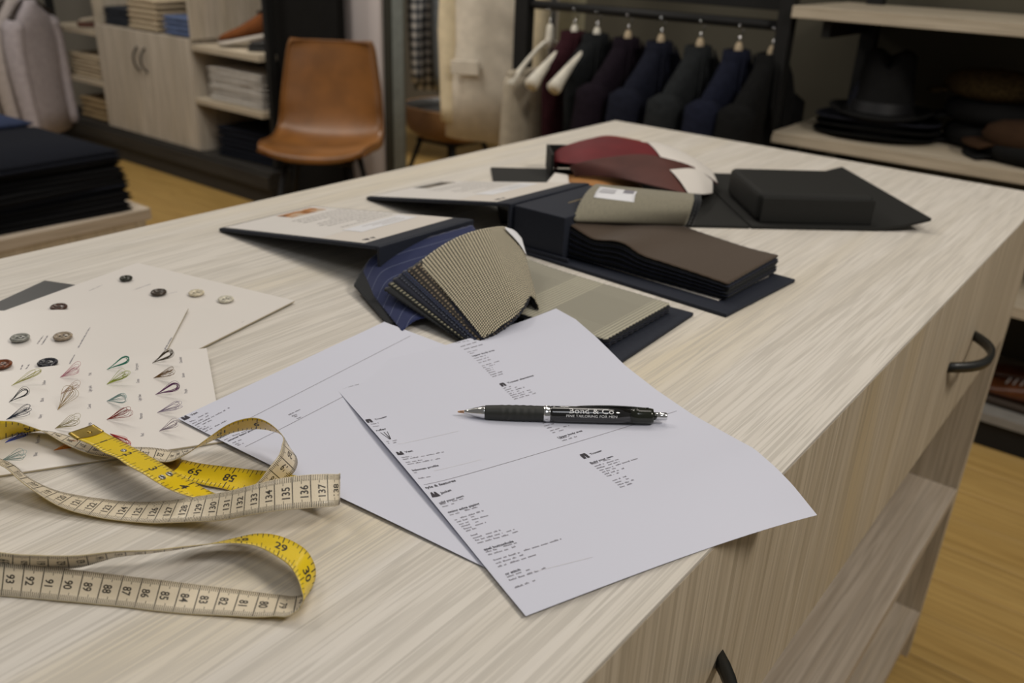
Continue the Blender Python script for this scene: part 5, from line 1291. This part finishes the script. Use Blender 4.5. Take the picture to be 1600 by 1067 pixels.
# shirts hanging at the far left
SH = [plain('pale_shirt_%s' % n, c_, 0.95, var=0.06, vscale=40) for n, c_ in (('taupe', (0.26, 0.22, 0.18)), ('grey', (0.20, 0.19, 0.18)), ('white', (0.50, 0.46, 0.43)), ('mauve', (0.46, 0.41, 0.39)), ('lilac', (0.42, 0.38, 0.40)))]
rail = thing('clothes_rail', 'black rail above the pale shirts at the far left', 'clothes rail', (-5.35, 2.25, 0))
tube('rail', [(-6.0, 1.96, 0.93), (-4.70, 2.42, 0.93)], 0.012, BLACK_METAL, rail, 10)
tube('post', [(-6.0, 1.96, 0.0), (-6.0, 1.96, 0.93)], 0.014, BLACK_METAL, rail, 10)
tube('post', [(-4.70, 2.95, 0.93), (-4.70, 2.42, 0.93)], 0.012, BLACK_METAL, rail, 10)
for k, (xx, yy, m, nm) in enumerate(((-5.56, 2.12, 0, 'taupe shirt hanging leftmost of the far left shirts'), (-5.42, 2.16, 1, 'dark grey shirt hanging behind the white shirt'), (-5.28, 2.20, 2, 'white shirt hanging foremost at the far left'), (-5.15, 2.25, 3, 'pale mauve shirt hanging to the right of the white shirt'), (-5.04, 2.29, 4, 'pale lilac shirt nearest the shelves of the wall unit'))):
    hanger('dark wooden hanger carrying the ' + nm.split(' hanging')[0].split(' nearest')[0] + ' at the far left', (xx, yy, .845), R(124), plain('dark_hanger_wood', (0.03, 0.02, 0.014), 0.5), .19, .012, 'hangers at the far left')
    garment('hanging_shirt', nm, 'shirt', (xx, yy, .80), R(124), SH[m], .68, .20, .045, True, None, 'pale shirts at the far left', k * 3.3, .09, False, .56)

# ------------------------------------------------------------------ leather chairs
def leather_chair(name, label, loc, rz, mat_in, mat_out, legs):
    t = thing(name, label, 'chair', loc)
    x, y, z = loc
    prof = [(-.215, .415, .175), (-.205, .440, .190), (-.12, .440, .205), (0.0, .425, .212), (.10, .422, .212), (.165, .445, .210), (.205, .505, .205), (.232, .60, .195), (.252, .70, .180), (.268, .775, .166), (.272, .800, .150)]
    pts = catmull([(a, b, c_) for a, b, c_ in prof], 4)
    V = []; F = []; nx = 14
    for i, p in enumerate(pts):
        for j in range(nx + 1):
            u = -1 + 2 * j / nx; cup = 0.040 * abs(u) ** 2.6
            back = min(1, max(0, (p.y - .44) / .12))
            V.append((x + u * p.z, y + p.x - cup * back * 0.9, z + p.y + cup * (1 - back) * 0.8))
    k = nx + 1
    for i in range(len(pts) - 1):
        for j in range(nx): F.append((i * k + j, i * k + j + 1, (i + 1) * k + j + 1, (i + 1) * k + j))
    s = mk('shell', V, F, [mat_in, mat_out], t, True)
    solid(s, 0.026, -1).modifiers[0].material_offset = 1
    edge = [V[i * k] for i in range(len(pts))] + [V[(len(pts) - 1) * k + j] for j in range(k)] + [V[i * k + nx] for i in range(len(pts) - 1, -1, -1)]
    tube('seam_piping', edge, 0.004, mat_in, t, 6)
    for sx in (-1, 1):
        for sy in (-1, 1):
            tube('leg', [(x + sx * .12, y + sy * .10, z + .395), (x + sx * .19, y + sy * .19, z + .0)], [.012, .009], legs, t, 10)
    box('seat_frame', (x - .13, y - .12, z + .388), (x + .13, y + .12, z + .40), legs, t, 0.003)
    t.rotation_euler.z = rz
    return t
LTH = plain('cognac_leather', (0.215, 0.085, 0.016), 0.42, var=0.16, vscale=7, bump=0.08)
leather_chair('leather_chair', 'cognac leather shell chair standing before the black wall panel', (-2.665, 2.235, 0), R(38), LTH, LTH, BLACK_METAL)
tc = thing('tub_chair', 'low tub chair with tan shell and black seat, half hidden behind the cream jacket', 'chair', (-2.80, 3.14, 0))
TS = plain('tan_shell_leather', (0.25, 0.13, 0.05), 0.5); BS = plain('black_seat_leather', (0.015, 0.014, 0.012), 0.5)
loft('shell', [((-2.80, 3.14, z_), (a_, 0, 0), (0, a_ * .92, 0), 2.4) for z_, a_ in ((.325, .10), (.335, .16), (.37, .205), (.42, .225), (.475, .232), (.482, .229), (.480, .222))], TS, tc, 36, True, False)
loft('seat_liner', [((-2.80, 3.14, z_), (a_, 0, 0), (0, a_ * .92, 0), 2.4) for z_, a_ in ((.481, .226), (.478, .216), (.44, .200))], BS, tc, 36, True, False)
loft('seat_cushion', [((-2.80, 3.14, z_), (a_, 0, 0), (0, a_ * .92, 0), 2.4) for z_, a_ in ((.34, .14), (.40, .195), (.43, .200), (.445, .17), (.448, .05))], BS, tc, 36)
for sx in (-1, 1):
    for sy in (-1, 1): tube('leg', [(-2.80 + sx * .10, 3.14 + sy * .10, .335), (-2.80 + sx * .19, 3.14 + sy * .19, 0)], [.012, .009], BLACK_METAL, tc, 10)
box('seat_frame', (-2.92, 3.02, .312), (-2.68, 3.26, .326), BLACK_METAL, tc, 0.003)

# garments in the fitting area behind
CHK = NB('blue_check_flannel')
v_ = CHK.coord('Object'); sp_ = CHK.n('ShaderNodeSeparateXYZ'); CHK.nt.links.new(v_, sp_.inputs[0])
g1_ = CHK.math('LESS_THAN', CHK.math('FRACT', CHK.math('MULTIPLY', sp_.outputs[0], 1 / .045)), .5); g2_ = CHK.math('LESS_THAN', CHK.math('FRACT', CHK.math('MULTIPLY', sp_.outputs[2], 1 / .05)), .5)
CHKM = CHK.fin(CHK.ramp(CHK.math('MULTIPLY', CHK.math('ADD', g1_, g2_), .5), [(0.0, (0.03, 0.034, 0.04)), (0.5, (0.15, 0.155, 0.165)), (1.0, (0.55, 0.53, 0.50))]), 0.95)
for k, (xx, m, nm) in enumerate(((-3.60, CHKM, 'black and white checked shirt hanging in the fitting area'), (-3.43, plain('blue_grey_shirt', (0.21, 0.235, 0.26), 0.95), 'blue grey shirt hanging beside the checked shirt'), (-3.26, plain('charcoal_shirt', (0.06, 0.06, 0.065), 0.95), 'charcoal shirt hanging deepest beside the cream jacket'))):
    hanger('hanger of the ' + nm.split(' hanging')[0], (xx, 3.98 + .012 * k, 1.165), R(62), plain('dark_hanger_wood', (0.03, 0.02, 0.014), 0.5), .19, .012, 'hangers in the fitting area')
    garment('hanging_shirt', nm, 'shirt', (xx, 3.98 + .012 * k, 1.12), R(62), m, .74, .20, .04, True, None, 'shirts in the fitting area', k * 2.1, .09, False, .6)
rl2 = thing('clothes_rail', 'black rail carrying the checked shirt in the fitting area', 'clothes rail', (-3.5, 4.0, 0))
tube('rail', [(-4.2, 3.93, 1.245), (-2.9, 4.06, 1.245)], 0.012, BLACK_METAL, rl2, 10)
tube('post', [(-4.2, 3.93, 0), (-4.2, 3.93, 1.245)], 0.014, BLACK_METAL, rl2, 10); tube('post', [(-2.9, 4.06, 0), (-2.9, 4.06, 1.245)], 0.014, BLACK_METAL, rl2, 10)

# cream jacket on a stand at the end of the rack
CREAM = plain('cream_wool', (0.70, 0.60, 0.41), 0.95, var=0.05, vscale=30); CREAM2 = plain('cream_wool_front', (0.66, 0.60, 0.50), 0.95, var=0.05, vscale=30)
hanger('pale hanger inside the long cream jacket', (-2.17, 2.66, 1.285), R(28), plain('pale_hanger_wood', (0.45, 0.34, 0.2), 0.5), .20, .014)
cj = garment('cream_jacket', 'long cream jacket hanging at the left end of the black clothes rack', 'jacket', (-2.17, 2.66, 1.24), R(28), CREAM2, .75, .165, .075, True, CREAM, None, 4.2, .085, True, .60, 1.08, CREAM)
for s_ in (-1,):
    o = box('pocket_flap', (-2.17 - .135, 2.66 - .112, .735), (-2.17 - .03, 2.66 - .096, .785), CREAM2, cj, 0.003)

# ------------------------------------------------------------------ black clothes rack with jackets
rk = thing('clothes_rack', 'black metal clothes rack with rail carrying the suit jackets', 'clothes rack', (-1.45, 2.5, 0))
box('post', (-1.90, 2.435, 0.0), (-1.845, 2.475, 2.3), BLACK_METAL, rk, 0.002)
tube('rail', [(-1.845, 2.455, 1.005), (-0.985, 2.455, 1.008)], 0.014, BLACK_METAL, rk, 12)
box('cross_bar', (-1.845, 2.47, 1.045), (-0.985, 2.49, 1.085), BLACK_METAL, rk, 0.002)
box('post', (-0.985, 2.42, 0.0), (-0.945, 2.46, 2.3), BLACK_METAL, rk, 0.002)
HW_ = plain('beige_hanger_wood', (0.46, 0.36, 0.23), 0.5); HWW = plain('white_hanger_wood', (0.72, 0.68, 0.58), 0.45)
JK = [('charcoal_suit_cloth', (0.020, 0.021, 0.022)), ('navy_suit_cloth', (0.016, 0.018, 0.032)), ('dark_grey_suit_cloth', (0.028, 0.031, 0.033)), ('ink_blue_suit_cloth', (0.016, 0.019, 0.038)), ('black_suit_cloth', (0.012, 0.012, 0.012)), ('plum_suit_cloth', (0.016, 0.010, 0.017)), ('grey_check_suit_cloth', (0.020, 0.022, 0.024)), ('wine_suit_cloth', (0.05, 0.014, 0.02))]
JK = {n: plain(n, tuple(v * 0.62 for v in c_), 0.95, var=0.12, vscale=60) for n, c_ in JK}
ZN = 0.925
hanger('bare pale hanger with cream trousers over its bar, first on the black rack', (-1.765, 2.455, ZN - .005), R(90), HWW, .215, .011, 'hangers on the black rack', .125)
tr = thing('hanging_trousers', 'cream trousers folded over the first hanger of the black rack', 'trousers', (-1.765, 2.38, .5))
o = loft('trouser_leg', [((-1.765, 2.285, z_), (.020 + .012 * f, 0, 0), (0, .045 + .012 * f, 0), 2.6) for z_, f in ((.80, 0), (.77, .6), (.6, .8), (.4, 1), (.15, 1.1))], plain('cream_trouser_cloth', (0.40, 0.35, 0.27), 0.95), tr, 20); folds(o, .006, 12, 1)
o = loft('trouser_leg', [((-1.765, 2.40, z_), (.016 + .010 * f, 0, 0), (0, .045 + .010 * f, 0), 2.6) for z_, f in ((.80, 0), (.77, .6), (.6, .8), (.4, 1), (.2, 1.1))], plain('cream_trouser_cloth', (0.40, 0.35, 0.27), 0.95), tr, 20); folds(o, .006, 12, 2)
tube('hanger_bar_fold', [(-1.765, 2.25, .805), (-1.765, 2.45, .805)], .014, plain('cream_trouser_cloth', (0.40, 0.35, 0.27), 0.95), tr, 8)
items = [(-1.668, 'wine red waistcoat, second garment on the black rack', 'wine_suit_cloth', False, HWW), (-1.582, 'grey patterned waistcoat with pale hanger end showing, third on the black rack', 'grey_check_suit_cloth', False, HWW),
         (-1.468, 'black jacket with plum sheen, first full jacket on the black rack', 'plum_suit_cloth', True, HW_), (-1.352, 'navy suit jacket left of the dark grey jacket on the black rack', 'navy_suit_cloth', True, HW_),
         (-1.222, 'dark grey suit jacket in the middle of the black rack', 'dark_grey_suit_cloth', True, HW_), (-1.100, 'ink blue suit jacket right of the dark grey jacket on the black rack', 'ink_blue_suit_cloth', True, HW_), (-1.000, 'black suit jacket last on the rack beside the hat shelf', 'black_suit_cloth', True, HW_)]
for k, (xx, nm, m, slv, hm) in enumerate(items):
    short = nm.split(',')[0].split(' on the')[0].split(' with')[0].split(' left')[0].split(' in the')[0].split(' right')[0].split(' last')[0]
    if slv:
        hanger('beige wooden hanger holding the ' + short, (xx, 2.455, ZN), R(90), hm, .165, .008, 'hangers on the black rack', .135)
        garment('suit_jacket', nm, 'jacket', (xx, 2.455, ZN - .004), R(90), JK[m], .72, .205, .034, True, None, 'garments on the black rack', k * 1.7, .125, True, .58)
    else:
        hanger('white ended wooden hanger holding the ' + short, (xx, 2.455, ZN), R(90), hm, .235, .018, 'hangers on the black rack', .115)
        garment('waistcoat', nm, 'waistcoat', (xx, 2.455, ZN - .002), R(90), JK[m], .58, .150, .036, False, None, 'garments on the black rack', k * 1.7, .105, True, .6)

# ------------------------------------------------------------------ hat shelves at the right
su = thing('shelf_unit', 'black framed shelf unit with pale wood shelves holding hats and shoes', 'shelf unit', (-0.2, 2.6, 0))
box('frame_post', (-0.865, 2.76, 0.0), (-0.82, 2.80, 2.3), BLACK_METAL, su, 0.002)
box('frame_post', (0.60, 2.42, 0.0), (0.64, 2.46, 2.3), BLACK_METAL, su, 0.002)
for zz in (.735, 1.065, .405): box('shelf', (-0.940, 2.40, zz - .030), (0.60, 2.84, zz), WOOD_X, su, 0.0015)
box('shelf', (-0.940, 2.40, 0.075), (0.60, 2.84, 0.100), plain('grey_shelf_top', (0.22, 0.21, 0.19), 0.6), su, 0.001)
box('base_frame', (-0.940, 2.41, 0.0), (0.60, 2.83, 0.0745), BLACK_METAL, su, 0.003)
for zz in (.66, .99): box('shelf_bracket', (-0.862, 2.43, zz), (-0.84, 2.76, zz + .045), BLACK_METAL, su, 0.001)
FELT = plain('black_felt', (0.010, 0.010, 0.010), 0.95); FELT2 = plain('slate_blue_felt', (0.018, 0.019, 0.027), 0.95); BAND = plain('hat_ribbon', (0.008, 0.008, 0.009), 0.5)
for k, nm in enumerate(('black felt hat at the bottom of the hat stack', 'dark felt hat in the middle of the hat stack', 'slate brimmed felt hat, second from the top of the hat stack', 'black felt fedora with pinched crown on top of the hat stack')):
    fedora(nm, (-0.715 + .004 * (k % 2), 2.575, .737 + k * .0195), FELT2 if k == 2 else FELT, BAND, R(104) if k == 3 else R(12), 'stacked felt hats', .168 if k == 3 else .125, .150 if k < 3 else .146, 0.93 if k == 3 else 0.88)
TWEED = plain('olive_tweed', (0.060, 0.040, 0.016), 0.95, var=0.3, vscale=120)
flat_cap('olive brown tweed flat cap propped up beside the hat stack', (-.455, 2.66, .865), TWEED, R(150), 'flat caps on the hat shelf')
flat_cap('black flat cap directly under the olive tweed cap', (-.44, 2.66, .800), FELT, R(152), 'flat caps on the hat shelf')
flat_cap('black flat cap at the bottom under the olive tweed cap', (-.43, 2.66, .737), FELT, R(150), 'flat caps on the hat shelf')
flat_cap('dark brown flat cap on top of the right hand pile', (-.305, 2.535, .765), plain('dark_brown_tweed', (0.035, 0.018, 0.009), 0.95), R(165), 'flat caps on the hat shelf')
flat_cap('black flat cap at the bottom of the right hand pile', (-.30, 2.53, .737), FELT, R(160), 'flat caps on the hat shelf')
BRN = plain('chestnut_leather', (0.075, 0.022, 0.006), 0.35, var=0.2, vscale=20); DSO = plain('dark_shoe_sole', (0.03, 0.018, 0.01), 0.6)
shoe('chestnut leather shoe on the lowest shelf right of the big table', (-.17, 2.50, .101), R(172), BRN, DSO, 'shoes on the lowest shelf', .31)
shoe('chestnut leather shoe set behind the other on the lowest shelf', (-.14, 2.63, .101), R(176), BRN, DSO, 'shoes on the lowest shelf', .31)
